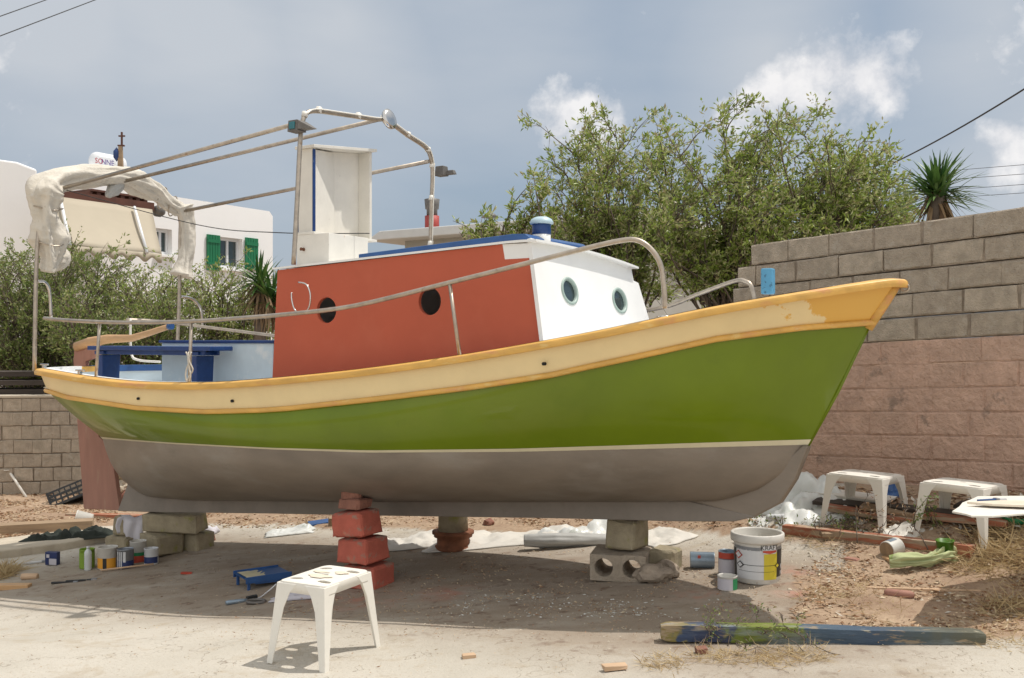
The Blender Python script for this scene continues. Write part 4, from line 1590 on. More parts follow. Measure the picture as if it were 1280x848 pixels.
house = empty('white_house', (hA.x, hA.y, 0), math.atan2(hdir.y, hdir.x))
tag(house, 'low whitewashed house with green shutters behind the stern', 'house')
w0, w1 = HF(195, 285), HF(215, 319)
g0, g1 = HF(275, 296), HF(303, 337)
top = hz
HL = HF(64, 230)[0]
MB().panel([(HL, -1.5), (hlen, -1.5), (hlen, top - .12), (hlen - .12, top), (HL, top)],
           [[(w0[0], w1[1]), (w1[0], w1[1]), (w1[0], w0[1]), (w0[0], w0[1])], [(g0[0], g1[1]), (g1[0], g1[1]), (g1[0], g0[1]), (g0[0], g0[1])]],
           lambda a, b, d: Vector((a, d, b)), 0, .3).build('wall', M['house'], house)
mb = MB()
mb.box((hlen - .15, 3.3, top / 2 - .8), (.3 - .004, 6, top + 1.4)); mb.box(((hlen + HL) / 2, 3.2, top - .25), (hlen - HL - .4, 5.7, .2)); mb.box((HL + .15, 3.3, top / 2 - .8), (.29, 6, top + 1.4))
mb.box(((hlen + HL) / 2, 6.3, top / 2 - .8), (hlen - HL - .1, .28, top + 1.39))
mb.build('side_wall', M['house'], house)
for (a, b), (c, d_) in ((w0, w1), (g0, g1)):
    wf = MB()
    z0_, z1_ = min(b, d_), max(b, d_)
    t_ = .07
    wf.box(((a + c) / 2, .16, z1_ - t_ / 2), (c - a, .06, t_)).box(((a + c) / 2, .16, z0_ + t_ / 2), (c - a, .06, t_))
    for xx in (a + t_ / 2, c - t_ / 2, (a + c) / 2):
        wf.box((xx, .158, (z0_ + z1_) / 2), (t_ * .9, .055, z1_ - z0_ - .02))
    fo = wf.build('window', M['winframe'], house, bevel=.005)
    MB().box(((a + c) / 2, .17, (z0_ + z1_) / 2), (c - a - .02, .01, z1_ - z0_ - .02)).build('pane', M['glass'], fo)
    MB().box(((a + c) / 2, -.02, z0_ - .04), (c - a + .12, .14, .05)).build('sill', M['house'], fo)
    cu_ = MB()
    cu_.grid(lambda s, t: Vector((a + .1 + (c - a) * .35 * s, .2 + .02 * math.sin(s * 25), z0_ + (z1_ - z0_) * t)), 12, 2)
    cu_.build('curtain', M['cloth'], fo, fix=False)
for p0_, p1_ in ((HF(257, 293), HF(273.5, 339)), (HF(305, 297), HF(321, 326 + 12))):
    z0_, z1_ = p1_[1], p0_[1]
    sh = MB()
    wd_ = p1_[0] - p0_[0]
    k = 5
    for i in range(k):
        sh.box((p0_[0] + wd_ * (i + .5) / k, -.04, (z0_ + z1_) / 2), (wd_ / k - .012, .035, z1_ - z0_))
    for zz in (z0_ + .15, z1_ - .15):
        sh.box(((p0_[0] + p1_[0]) / 2, -.066, zz), (wd_ - .03, .02, .08))
    sh.build('shutter', M['shutter'], house)
# awning over the terrace
AX0, ztl = HF(62, 240, 1.25)
AX1, ztop = HF(190, 262, 1.25)
BX0, BX1 = HF(72, 300, 2.15)[0], HF(202, 317, 2.15)[0]
zbot = HF(175, 315, 2.15)[1]
aw = MB()
aw.grid(lambda s, t: Vector(((AX0 + (AX1 - AX0) * s) * (1 - t) + (BX0 + (BX1 - BX0) * s) * t, -1.25 - .9 * t, ztop * (1 - t) + zbot * t - .05 * t * (1 - t) * 4 + .015 * math.sin(s * 9) * t)), 14, 8)
aw.grid(lambda s, t: Vector((BX0 + (BX1 - BX0) * s, -2.15, zbot - (.14 + .05 * math.sin(s * 40)) * t)), 60, 2)
awo = aw.build('awning', M['awning'], house, fix=False, solid=.015)
MB().box(((AX0 + AX1) / 2, -1.2, ztop + .06), (AX1 - AX0 + .1, .12, .16)).build('beam', M['brownwood'], house)
rf = MB()
RX = HF(66, 240, 0)[0]
for i in range(8):
    rf.box((RX + (AX1 - RX - .1) * i / 7, -.6, ztop + .15), (.09, 1.16, .11))
rf.box(((RX + AX1) / 2, -.62, ztop + .23), (AX1 - RX, 1.2, .04))
rf.build('pergola_rafters', M['brownwood'], house)
for pa_, pb_ in (((75, 242), (88, 304)), ((168, 252), (184, 316))):
    t0, t1 = HF(pa_[0], pa_[1], 1.38), HF(pb_[0], pb_[1], 2.22)
    MB().tube([(t0[0], -1.38, ztop - .02), (t1[0], -2.22, zbot - .02)], .03, 8).build('awning_strut', M['winframe'], house)
q = HF(193, 258, 1.25)
MB().lathe([(.02, 0), (.11, .02), (.13, .12), (.10, .2)], 14, (q[0] + .05, -1.2, q[1] - .1), Matrix.Rotation(math.radians(80), 3, 'Y')).build('floodlight', M['lampg'], house)

# solar boiler on the roof
sp = P(128, 222, 23.0)
sb = empty('solar_water_heater', sp, math.atan2(hdir.y, hdir.x))
tag(sb, 'solar water heater tank with red and blue lettering on the house roof', 'water heater')
x0t, x1t = P(112, 205, 23).x - sp.x, P(160, 205, 23).x - sp.x
zt_ = P(128, 203, 23).z - sp.z
Mx = Matrix.Rotation(math.radians(90), 3, 'Y')
MB().lathe([(.001, 0), (.13, .02), (.19, .07), (.21, .12), (.21, x1t - x0t - .12), (.19, x1t - x0t - .07), (.13, x1t - x0t - .02), (.001, x1t - x0t)], 24, (x0t, 0, zt_), Mx).build('tank', M['winframe'], sb)
for xx in (x0t + .08, x1t - .25):
    for yy, zo, hh2 in ((-.2, -.1, .3), (.3, -.2, .3)):
        MB().box((xx, yy, zt_ / 2 + zo), (.05, .05, zt_ + hh2)).build('leg', M['winframe'], sb)
pl = MB(); pl.box(((x0t + x1t) / 2 - .27, -.235, zt_ - .03), (.52, .012, .20)); plo = pl.build('name_plate', M['winframe'], sb)
M['inkred'] = mat('red lettering', (.45, .06, .08), .5, .05)
M['inkblue'] = mat('violet blue lettering', (.10, .06, .28), .5, .05)
M['inkblack'] = mat('black print', (.02, .02, .02), .5, .05)
for txt, dx, mm in (('SO', -.15, 'inkred'), ('NNE', .08, 'inkblue')):
    vs, fs = text_mesh(txt, .17)
    t_ = MB(); t_.add([(x + (x0t + x1t) / 2 - .27 + dx, -.245, y + zt_ - .09) for x, y, z in vs], fs)
    t_.build('lettering', M[mm], plo, fix=False)

# plain white house at the far left
hc = P(46, 212, 19.5)
h2 = empty('white_house', (hc.x, hc.y, 0), math.radians(28))
tag(h2, 'plain white cubic house cut by the left edge, rounded parapet', 'house')
MB().panel([(-7, -1.5), (0, -1.5), (0, hc.z), (-.35, hc.z + .12), (-.9, hc.z + .16), (-7, hc.z + .16)], [], lambda a, b, d: Vector((a, d, b)), 0, 6).build('wall', M['house'], h2, bevel=.05, seg=3)
MB().box((-2.2, .8, hc.z + .2), (1.2, .5, .12)).build('parapet_cap', M['house'], h2)

# grey building behind the cabin roof
gA, gB = P(480, 300, 22.0), P(790, 300, 18.6)
gd = Vector((gB.x - gA.x, gB.y - gA.y, 0)); gl = gd.length; gd.normalize()
gr = empty('grey_outbuilding', (gA.x, gA.y, 0), math.atan2(gd.y, gd.x))
tag(gr, 'long low grey building with pale slab roof behind the wheelhouse', 'building')
zt2 = P(480, 300, 22).z
bm_ = MB(); bm_.box((gl / 2 + .4, 2.5, zt2 / 2 - 1), (gl - .4, 5, zt2 + 2)); bm_.build('wall', M['greywall'], gr)
bm_ = MB()
bm_.panel([(-.1, zt2 - .06), (gl + .6, zt2 - .06), (gl + .6, zt2 + .13), (.3, zt2 + .13)], [], lambda a, b, d: Vector((a, d, b)), -.5, 5.4)
bm_.build('roof', M['greypaint'], gr, bevel=.02)
rfo = gr.children[-1]
cx_ = (P(530, 270, 21.4) - Vector((gA.x, gA.y, 0))).dot(gd)
M['redmetal'] = mat('red painted flue', (.35, .05, .04), .6, .2, 5)
MB().lathe([(.16, 0), (.16, .36)], 14, (cx_, .3, zt2 + .12)).build('chimney', M['redmetal'], rfo)
MB().lathe([(.12, 0), (.12, .14), (.15, .15), (.17, .36), (.001, .40)], 14, (cx_, .3, zt2 + .48)).build('chimney_cap', M['lampg'], rfo)
cx2 = (P(601, 270, 20.5) - Vector((gA.x, gA.y, 0))).dot(gd)
MB().lathe([(.025, 0), (.025, .2), (.19, .22), (.10, .30), (.03, .33), (.02, .40)], 14, (cx2, .3, zt2 + .12)).build('roof_vent', M['lampg'], rfo)

# power lines
def wirep(label, a, b, r, sag=.0):
    pts = []
    for k in range(13):
        t = k / 12
        p = a.lerp(b, t); p.z -= sag * 4 * t * (1 - t)
        pts.append(p)
    o = MB().tube(pts, r, 5).build('overhead_cable', M['wire'])
    tag(o, label, 'cable', 'overhead cables')


wirep('thick overhead cable sloping down to the shrub tops at the right', P(1320, 86, 18), P(1095, 214, 26), .018, .1)
wirep('upper thin overhead cable across the top left corner', P(-60, 42, 20), P(80, -8, 26), .012)
wirep('lower thin overhead cable across the top left corner', P(-60, 68, 20), P(140, -8, 26), .012)
for i, (y0_, y1_) in enumerate(((204, 213), (216, 224), (229, 237), (240, 247))):
    wirep(('topmost', 'second', 'third', 'lowest')[i] + ' of the four fine distant cables right of the yucca', P(1330, y0_ - 2, 60), P(1195, y1_, 75), .018)

# ------------------------------------------------------------------ stools
def stool(label, c, rz, sx=.34, sy=.40, h=.42, group='white plastic stools', z=None):
    zc = c.z if z is None else z
    root = empty('plastic_stool', (c.x, c.y, zc), rz)
    tag(root, label, 'stool', group)
    rr = .04

    def rrect(a, b, r, n=5):
        pts = []
        for cx_, cy_, a0 in ((a - r, b - r, 0), (-a + r, b - r, 90), (-a + r, -b + r, 180), (a - r, -b + r, 270)):
            for k in range(n + 1):
                w = math.radians(a0 + 90 * k / n)
                pts.append((cx_ + r * math.cos(w), cy_ + r * math.sin(w)))
        return pts
    hx, hy = sx / 2, sy / 2
    outer = rrect(hx, hy, rr)
    holes = []
    for ax_, ay_ in ((-.6, -.62), (.6, -.62), (-.6, .62), (.6, .62), (0, 0)):
        k = .55 if (ax_, ay_) == (0, 0) else 1
        holes.append([(ax_ * hx + .042 * k * math.cos(w), ay_ * hy + .022 * k * math.sin(w)) for w in np.linspace(0, 2 * math.pi, 13)[:-1]])
    MB().panel(outer, holes, lambda a, b, d: Vector((a, b, d + .006 * (1 - (a / hx) ** 2))), h - .008, h).build('seat', M['plastic'], root, bevel=.002)
    ap = MB()
    n = len(outer)
    o2_ = rrect(hx + .008, hy + .008, rr)
    mids = [abs(((i + .0) % (n / 4)) - 2.5) for i in range(n)]
    vs = []
    for i, (a, b) in enumerate(outer):
        vs.append((a, b, h - .003))
    for i, (a, b) in enumerate(o2_):
        vs.append((a, b, h - .05))
    for i, (a, b) in enumerate(rrect(hx + .004, hy + .004, rr)):
        vs.append((a, b, h - .05))
    for i, (a, b) in enumerate(rrect(hx - .006, hy - .006, rr)):
        vs.append((a, b, h - .003))
    fs = []
    for q in range(3):
        fs += [(q * n + i, q * n + (i + 1) % n, (q + 1) * n + (i + 1) % n, (q + 1) * n + i) for i in range(n)]
    ap.add(vs, fs, 0, True)
    ap.build('apron', M['plastic'], root)
    for qx in (-1, 1):
        for qy in (-1, 1):
            # L section, wide at the top, splayed outwards
            T_ = Vector((qx * (hx + .004), qy * (hy + .004), h - .006)); Bt = Vector((qx * (hx + .038), qy * (hy + .045), 0))
            lv = []
            for s in (0, .12, .3, 1):
                p = T_.lerp(Bt, s)
                w = .105 - .03 * min(1, s / .3) - .04 * s
                w *= 1 if s > .05 else 1.2
                t2 = .007
                for a, b in ((0, 0), (-w, 0), (-w, -t2), (-t2, -t2), (-t2, -w), (0, -w)):
                    lv.append(p + Vector((qx * a, qy * b, 0)))
            fs = [(i * 6 + k, i * 6 + (k + 1) % 6, (i + 1) * 6 + (k + 1) % 6, (i + 1) * 6 + k) for i in range(3) for k in range(6)]
            fs += [tuple(range(6)), tuple(18 + k for k in range(6))]
            lg = MB(); lg.add(lv, fs); lg.build('leg', M['plastic'], root, bevel=.003)
    return root


def stool_at(label, fl, fr, **k):
    a, b = G(*fl), G(*fr)
    d = (b - a); d.z = 0
    w = d.length
    sx = w - .076
    d.normalize()
    n = Vector((-d.y, d.x, 0))
    sy = k.pop('sy', .38)
    c = a.lerp(b, .5) + n * (sy / 2 + .045)
    print('stool', w, sx)
    return stool(label, c, math.atan2(d.y, d.x), sx=sx, sy=sy, z=(a.z + b.z) / 2, **k)


s1 = stool_at('white plastic stool standing alone in the foreground sun', (333, 830), (406, 842), sy=.40, h=.42)
s2 = stool_at('white plastic stool nearest the bow, left of the two by the pink wall', (1024, 661), (1105, 669), sy=.32, h=.40)
s3 = stool_at('white plastic stool at far right, with the white board overlapping its front leg', (1140, 673.5), (1232, 691), sy=.32, h=.40)
# dried paint on the foreground stool
dr = MB()
for cx_, cy_, rx, ry in ((.0, -.05, .07, .035), (-.05, .03, .05, .02), (.06, .06, .04, .03)):
    dr.add([(cx_ + rx * math.cos(w) * (1 + .3 * math.sin(3 * w)), cy_ + ry * math.sin(w), .4285) for w in np.linspace(0, 2 * math.pi, 17)[:-1]], [tuple(range(16))])
M['drip'] = mat('dried beige paint', (.68, .60, .48), .6, .1)
dr.build('paint_stain', M['drip'], s1, fix=False)


# ------------------------------------------------------------------ blocks
def block(label, p, d, rz, mt, tilt=(0, 0), z=None, cat='block', group=None, name='concrete_block', j=.006, bev=.008):
    """p: base centre point; a cast block with worn, chipped edges"""
    bm = bmesh.new()
    bmesh.ops.create_cube(bm, size=1.0)
    bmesh.ops.subdivide_edges(bm, edges=bm.edges[:], cuts=9, use_grid_fill=True)
    sd = R.uniform(0, 99)
    cj = [Vector((R.uniform(-j, j), R.uniform(-j, j), R.uniform(-j, j))) * 1.3 for _ in range(8)]
    for v in bm.verts:
        u = v.co.copy()
        w = Vector((0, 0, 0))
        for k in range(8):
            s = [(k >> q) & 1 for q in range(3)]
            f = 1.0
            for q in range(3):
                f *= (u[q] + .5) if s[q] else (.5 - u[q])
            w += cj[k] * f
        v.co = Vector((u.x * d[0], u.y * d[1], u.z * d[2] + d[2] / 2)) + w
        ne = sum(1 for q in range(3) if abs(abs(u[q]) - .5) < .01)
        nz_ = mnoise.noise(Vector((v.co.x * 16 + sd, v.co.y * 16, v.co.z * 16)))
        nn_ = Vector([(1 if u[q] > 0 else -1) if abs(abs(u[q]) - .5) < .01 else 0 for q in range(3)])
        v.co += nn_ * (.0035 * nz_ - (.007 + .010 * max(0, nz_ + .15)) * (ne > 1))
        if abs(u.z + .5) < .01: v.co.z = max(0, v.co.z)
    me = bpy.data.meshes.new(name); bm.to_mesh(me); bm.free()
    me.materials.append(mt)
    o = bpy.data.objects.new(name, me)
    o.location = (p.x, p.y, p.z if z is None else z)
    o.rotation_euler = (tilt[0], tilt[1], rz)
    C.objects.link(o)
    return tag(o, label, cat, group)


def keelz(x):
    return None


# red painted stack under the bilge
rb = G(452, 733)
bh = .178
yaw = math.radians(-32)
grp = 'red painted prop blocks'
block('red painted block at the bottom of the red prop stack', rb + Vector((.05, .02, -.01)), (.29, .27, bh), yaw + .05, M['redblock'], group=grp)
block('red painted block in the middle of the red prop stack', rb + Vector((.01, .01, 0)), (.29, .26, bh), yaw - .05, M['redblock'], tilt=(.0, -.04), z=rb.z + bh + .004, group=grp)
block('red painted block at the top of the red prop stack', rb + Vector((-.03, 0, 0)), (.28, .25, bh), yaw + .03, M['redblock'], tilt=(.02, -.09), z=rb.z + 2 * bh + .016, group=grp)
M['brickr'] = mat('rough red brick', (.26, .12, .085), .95, .25, 9, bump=1.0, bscale=60)
block('rough broken brick wedge on top of the red prop stack', rb + Vector((-.05, .02, 0)), (.20, .17, .075), yaw, M['brickr'], tilt=(0, -.06), z=rb.z + 3 * bh + .025, cat='brick', name='brick', j=.012)
block('small brick packing piece wedged against the hull above the red stack', rb + Vector((-.06, .03, 0)), (.15, .13, .06), yaw + .4, M['brickr'], z=rb.z + 3 * bh + .10, cat='brick', name='brick', j=.01)

# stack under the stern
sb0 = G(205, 695)
block('mossy block at the lower left of the stern stack', sb0 + Vector((-.05, .1, 0)), (.26, .30, .19), math.radians(-38), M['mossblock'], group='stern prop blocks', j=.01)
block('grey block at the lower right end of the stern stack', sb0 + Vector((.24, .24, -.01)), (.22, .24, .185), math.radians(-30), M['mossblock'], group='stern prop blocks', j=.01)
block('mossy block on top of the stern stack directly under the keel', sb0 + Vector((.05, .16, 0)), (.52, .24, .185), math.radians(-10), M['mossblock'], z=sb0.z + .193, group='stern prop blocks', j=.012)
s_ = G(148, 692)
block('brown concrete block on the ground left of the stern stack', s_ + Vector((.0, .1, 0)), (.27, .2, .155), math.radians(-20), M['mossblock'], j=.01)
block('narrow upright block half covered by the lilac cloth', s_ + Vector((-.01, .12, 0)), (.13, .12, .17), math.radians(-10), M['mossblock'], z=s_.z + .157, j=.01, name='concrete_block')

# bow stack
hb0 = G(772, 728)
rz_ = math.radians(-14)
hbk = empty('hollow_block', (hb0.x, hb0.y, hb0.z), rz_)
tag(hbk, 'hollow grey block with two round holes at the bottom of the bow stack', 'block')
MB().panel([(-.19, 0), (.19, 0), (.19, .18), (.10, .185), (-.01, .178), (-.19, .182)], [circ(-.095, .092, .062, .062, 20), circ(.095, .092, .062, .062, 20)], lambda a, b, d: Vector((a, d, b)), 0, .34).build('block_body', M['breeze'], hbk, bevel=.008)
block('solid yellowish block under the forefoot on the hollow block', hb0 + Vector((.09, .20, 0)), (.25, .24, .21), math.radians(-38), M['mossblock'], z=hb0.z + .188, j=.012)
block('brown block leaning beside the hollow block at the bow', hb0 + Vector((.36, .25, 0)), (.18, .25, .19), math.radians(-25), M['mossblock'], j=.014, tilt=(0, .05))
wdg = MB().box((0, 0, .008), (.26, .22, .016), j=.004).build('wooden_shim', M['darkwood'], None, (hb0.x + .07, hb0.y + .20, hb0.z + .402), rz=-.5)
tag(wdg, 'thin dark wooden shim between the bow block and keel', 'shim')


def stone(name, label, p, r, mt, sc=(1, 1, .7), cat='stone', group=None, seed=0, z=0):
    bm = bmesh.new()
    bmesh.ops.create_icosphere(bm, subdivisions=3, radius=r)
    for v in bm.verts:
        q = mnoise.noise(v.co * (1.3 / r) + Vector((seed, 0, 0))) * .45 + mnoise.noise(v.co * (4 / r) + Vector((seed, 5, 0))) * .15
        v.co *= 1 + q
        v.co.x *= sc[0]; v.co.y *= sc[1]; v.co.z *= sc[2]
    me = bpy.data.meshes.new(name); bm.to_mesh(me); bm.free()
    me.materials.append(mt)
    o = bpy.data.objects.new(name, me); o.location = (p.x, p.y, p.z + r * sc[2] * .75 + z)
    o.rotation_euler = (0, 0, seed)
    C.objects.link(o)
    return tag(o, label, cat, group)


q = G(815, 733)
stone('mortar_lump', 'dark crusty lump of old mortar at the foot of the bow stack', q + Vector((.02, .12, 0)), .085, M['mortar'], (1.5, 1, .8), 'mortar lump', seed=3)
stone('mortar_lump', 'smaller crusty mortar lump touching the right of the bow stack', G(838, 724) + Vector((0, .1, 0)), .07, M['mortar'], (1.6, 1, .8), 'mortar lump', seed=8)

# timber post on a rusty flanged drum under the keel
q = G(565, 691)
pst = empty('keel_post', (q.x, q.y + .15, q.z))
tag(pst, 'round concrete post on a rusty flanged base under the keel', 'post')
MB().lathe([(.15, 0), (.15, .03), (.135, .035), (.135, .10), (.16, .105), (.16, .125), (.175, .13), (.175, .15), (.12, .155)], 28).build('flanged_base', M['rust'], pst)
MB().lathe([(.125, .15), (.12, .3), (.118, .42)], 20).build('shaft', M['mossblock'], pst)


# ------------------------------------------------------------------ tins and buckets
def tin(name, label, p, r, h, body, inside, cat='tin', band=None, group=None, lid=None, rim_=True, tilt=None, fillz=.55):
    root = empty(name, (p.x, p.y, p.z))
    if tilt: root.rotation_euler = tilt
    tag(root, label, cat, group)
    b = MB()
    b.lathe([(r * .97, .0), (r, .004), (r, h - .006), (r * 1.03, h - .004), (r * 1.03, h), (r * .95, h), (r * .94, h - .01), (r * .94, h * fillz), (.001, h * fillz)], 28)
    b.build('body', body, root)
    if band:
        for i, (z0, z1, a0, a1, mt) in enumerate(band):
            n = max(3, int(28 * abs(a1 - a0) / 360))
            lb2 = MB()
            lb2.grid(lambda s, t: Vector(((r + .0012 + .0006 * i) * math.cos(math.radians(a0 + (a1 - a0) * s)), (r + .0012 + .0006 * i) * math.sin(math.radians(a0 + (a1 - a0) * s)), z0 + (z1 - z0) * t)), n, 1)
            lb2.build('label_band', mt, root, fix=False)
    return root


M['tinwhite'] = mat('white tin label', (.62, .63, .64), .4, .05)
M['tingrey'] = mat('grey tin metal', (.30, .32, .35), .35, .15, metal=.6)
M['tindirty'] = mat('dirty white plastic tub', (.60, .58, .53), .5, .07, 7, stains=[((.42, .38, .33), 8, .6, .1, .5)])
M['yellow'] = mat('yellow label', (.60, .50, .04), .5, .06)
M['orangel'] = mat('orange label', (.70, .32, .03), .5, .06)
M['redl'] = mat('red label', (.50, .07, .04), .5, .1)
M['greenl'] = mat('green label', (.02, .22, .08), .5, .1)
M['limel'] = mat('lime green paint', (.20, .32, .03), .5, .15)
M['bluel'] = mat('dark blue label', (.02, .035, .12), .4, .1)
M['blackl'] = mat('black label', (.02, .022, .022), .45, .05)
M['lilac'] = mat('pale label', (.52, .50, .54), .5, .04)
M['silverb'] = mat('brushed blue grey tin', (.26, .33, .40), .35, .2, 9, metal=.4, stains=[((.05, .10, .2), 7, .6, .06, .7)])


def wrap_text(mb, txt, size, r, ang, z, off=.004):
    vs, fs = text_mesh(txt, size)
    o = []
    for x, y, zz in vs:
        a = math.radians(ang) + x / r
        o.append(((r + off) * math.cos(a), (r + off) * math.sin(a), z + y))
    mb.add(o, fs)


bp0 = G(954, 732)
sc0 = F / (bp0.y + .17)
rB, hB_ = 29.0 / sc0, 60.0 / sc0
bp0.y += rB
bk = empty('paint_bucket', (bp0.x, bp0.y, bp0.z))
tag(bk, 'large white plaster bucket with yellow and black label under the bow', 'bucket')
MB().lathe([(rB * .93, 0), (rB * .95, .005), (rB, hB_ * .8), (rB * 1.0, hB_ * .82), (rB * 1.11, hB_ * .83), (rB * 1.13, hB_ * .86), (rB * 1.13, hB_ * .985), (rB * 1.10, hB_), (rB * 1.02, hB_), (rB * .99, hB_ * .97), (rB * .95, hB_ * .45), (.001, hB_ * .44)], 40).build('body', M['tindirty'], bk)
for nm, z0, z1, a0, a1, mt, e in (('label', .10, .70, 186, 309, 'tinwhite', .001), ('label', .10, .66, 272, 309.5, 'yellow', .002), ('label', .14, .70, 310, 352, 'blackl', .002), ('label', .10, .70, 180, 196, 'blackl', .002),
                                  ('label', .69, .76, 186, 352, 'tingrey', .0015), ('label', .63, .79, 268, 306, 'tinwhite', .003), ('label', .385, .395, 200, 352, 'blackl', .003), ('label', .26, .266, 205, 300, 'blackl', .003)):
    l_ = MB()
    rf_ = lambda z: rB * (.95 + .05 * z / .8)
    l_.grid(lambda s, t: Vector(((rf_(z0 + (z1 - z0) * t) + e) * math.cos(math.radians(a0 + (a1 - a0) * s)), (rf_(z0 + (z1 - z0) * t) + e) * math.sin(math.radians(a0 + (a1 - a0) * s)), hB_ * (z0 + (z1 - z0) * t))), 14, 2)
    l_.build(nm, M[mt], bk, fix=False)
t_ = MB(); wrap_text(t_, 'KRAFT', .042, rB * .995, 287, hB_ * .715, .0045); t_.build('lettering', M['blackl'], bk, fix=False)
t_ = MB()
t_.grid(lambda s, t: Vector(((rB + .005) * math.cos(math.radians(269 + 36 * s)), (rB + .005) * math.sin(math.radians(269 + 36 * s)), hB_ * (.70 - t * (.035 + .03 * (1 - abs(2 * s - 1)))))), 12, 1)
t_.build('emblem', M['redl'], bk, fix=False)
t_ = MB(); wrap_text(t_, 'K', .045, rB * .98, 330, hB_ * .30, .0045); wrap_text(t_, 'PU', .035, rB * .98, 330, hB_ * .18, .0045); t_.build('lettering', M['tinwhite'], bk, fix=False)
for (a_c, z_c, rr_) in ((206, .58, .09), (212, .385, .075), (309, .385, .055)):
    for k_r, mt, e in ((1.0, 'redl' if a_c == 206 else 'blackl', .0036), (.72, 'tinwhite' if a_c < 300 else 'yellow', .0044)):
        t_ = MB()
        t_.add([((rB + e) * math.cos(math.radians(a_c + dx * k_r * rr_ * 150)), (rB + e) * math.sin(math.radians(a_c + dx * k_r * rr_ * 150)), hB_ * (z_c + dz * k_r * rr_)) for dx, dz in ((-1, 0), (0, -1), (1, 0), (0, 1))], [(0, 1, 2, 3)])
        t_.build('hazard_mark', M[mt], bk, fix=False)

q = G(913, 722)
tin('paint_tin', 'orange banded paint tin touching the bucket, behind the green tin', q + Vector((0, .08, 0)), .062, .16, M['silverb'], None, band=[(.115, .155, 180, 360, M['redl']), (.02, .11, 190, 350, M['lilac']), (.02, .12, 320, 352, M['redl'])], group='tins by the bucket')
q = G(912, 740)
tin('paint_tin', 'short paint tin with white and green label in front of the bucket', q + Vector((0, .07, 0)), .062, .088, M['tindirty'], None, band=[(.006, .075, 190, 292, M['lilac']), (.006, .075, 292, 350, M['greenl'])], group='tins by the bucket')
# lying empty tin
q = G(880, 712)
r_ = .055
lt = tin('paint_tin', 'empty blue grey tin lying on its side left of the bucket', q + Vector((-.085, .06, r_)), r_, .165, M['silverb'], None, band=None, tilt=(0, math.radians(90), math.radians(-8)), fillz=.03)
MB().box((-.056 * 0 - .03, -.049, .06), (.02, .004, .02)).build('label_square', M['redl'], lt)

# row of tins in the shade at the left
row = [
    (105, 712, 9, 24, 'limel', 'green tub at the back of the left row of tins', [(.01, .14, 0, 360, 'limel')]),
    (130, 713, 12, 27, 'tindirty', 'tub with yellow orange label and paint crusted rim', [(.01, .10, 200, 262, 'orangel'), (.01, .10, 262, 285, 'blackl'), (.01, .1, 285, 340, 'orangel')]),
    (153, 712, 10, 24, 'tingrey', 'tin with white drips over a dark blue label', [(.005, .07, 180, 360, 'bluel'), (.01, .15, 225, 233, 'tinwhite'), (.02, .15, 243, 250, 'tinwhite'), (.0, .15, 258, 266, 'tinwhite'), (.06, .15, 275, 292, 'tinwhite')]),
    (169, 704, 10, 26, 'tindirty', 'white tub with red and green bands behind the dripped tin', [(.0, .06, 180, 360, 'redl'), (.06, .09, 180, 360, 'greenl')]),
    (186, 707, 8.5, 20, 'tinwhite', 'small white tin with a blue band at the right end of the row', [(.015, .07, 215, 350, 'bluel')]),
]
for px, py, rp_, hp, bm_, lab, bands in row:
    q = G(px, py)
    s_c = F / q.y
    tin('paint_tin', lab, q + Vector((0, rp_ / s_c, 0)), rp_ / s_c, hp / s_c, M[bm_], None, band=[(a, b, c, d, M[e]) for a, b, c, d, e in bands], group='paint tins beside the stern stack')
M['bottle'] = mat('cloudy plastic bottle', (.55, .58, .57), .2, .1, coat=.4)
q = G(110, 713); s_c = F / q.y
bo = empty('plastic_bottle', q); tag(bo, 'clear ribbed plastic bottle among the paint tins at left', 'bottle')
rb_ = 4.6 / s_c
prof = [(rb_ * .9, 0)]
for k in range(8):
    prof += [(rb_, .01 + k * .017), (rb_ * .93, .018 + k * .017)]
prof += [(rb_, .15), (rb_ * .8, .17), (rb_ * .35, .185), (rb_ * .35, .195)]
MB().lathe(prof, 16).build('body', M['bottle'], bo)
MB().lathe([(rb_ * .42, .193), (rb_ * .42, .21)], 12).build('cap', M['tinwhite'], bo)
# square tin
q = G(64, 707)
sqt = empty('square_tin', q, math.radians(-12)); tag(sqt, 'small square tin with dark label standing apart at left', 'tin')
MB().box((0, .02, .062), (.125, .05, .12)).build('body', M['bluel'], sqt, bevel=.006)
MB().box((.02, -.0065, .035), (.075, .002, .055)).box((-.03, -.0065, .085), (.03, .002, .03)).build('label', M['lilac'], sqt)
# roller sleeve, planks, brushes at the left
def bar(name, label, p, d, rz, mt, cat, z=0, tilt=(0, 0), group=None, bev=.004, j=.003):
    o = MB().box((0, 0, d[2] / 2), d, j=j).build(name, mt, None, (p.x, p.y, p.z + z), bevel=bev, rot=(tilt[0], tilt[1], rz))
    return tag(o, label, cat, group)


bar('timber_offcut', 'light timber offcut at the far left edge in the sunlight line', G(5, 737), (.42, .08, .045), .05, M['tiller'], 'timber')
rs = MB().lathe([(.022, 0), (.028, .004), (.028, .135), (.022, .14)], 16, M=Matrix.Rotation(math.radians(90), 3, 'Y'))
o = rs.build('roller_sleeve', M['rawwood'], None, tuple(G(27, 725) + Vector((0, 0, .028))))
tag(o, 'short tan roller sleeve lying near the left edge', 'roller sleeve')


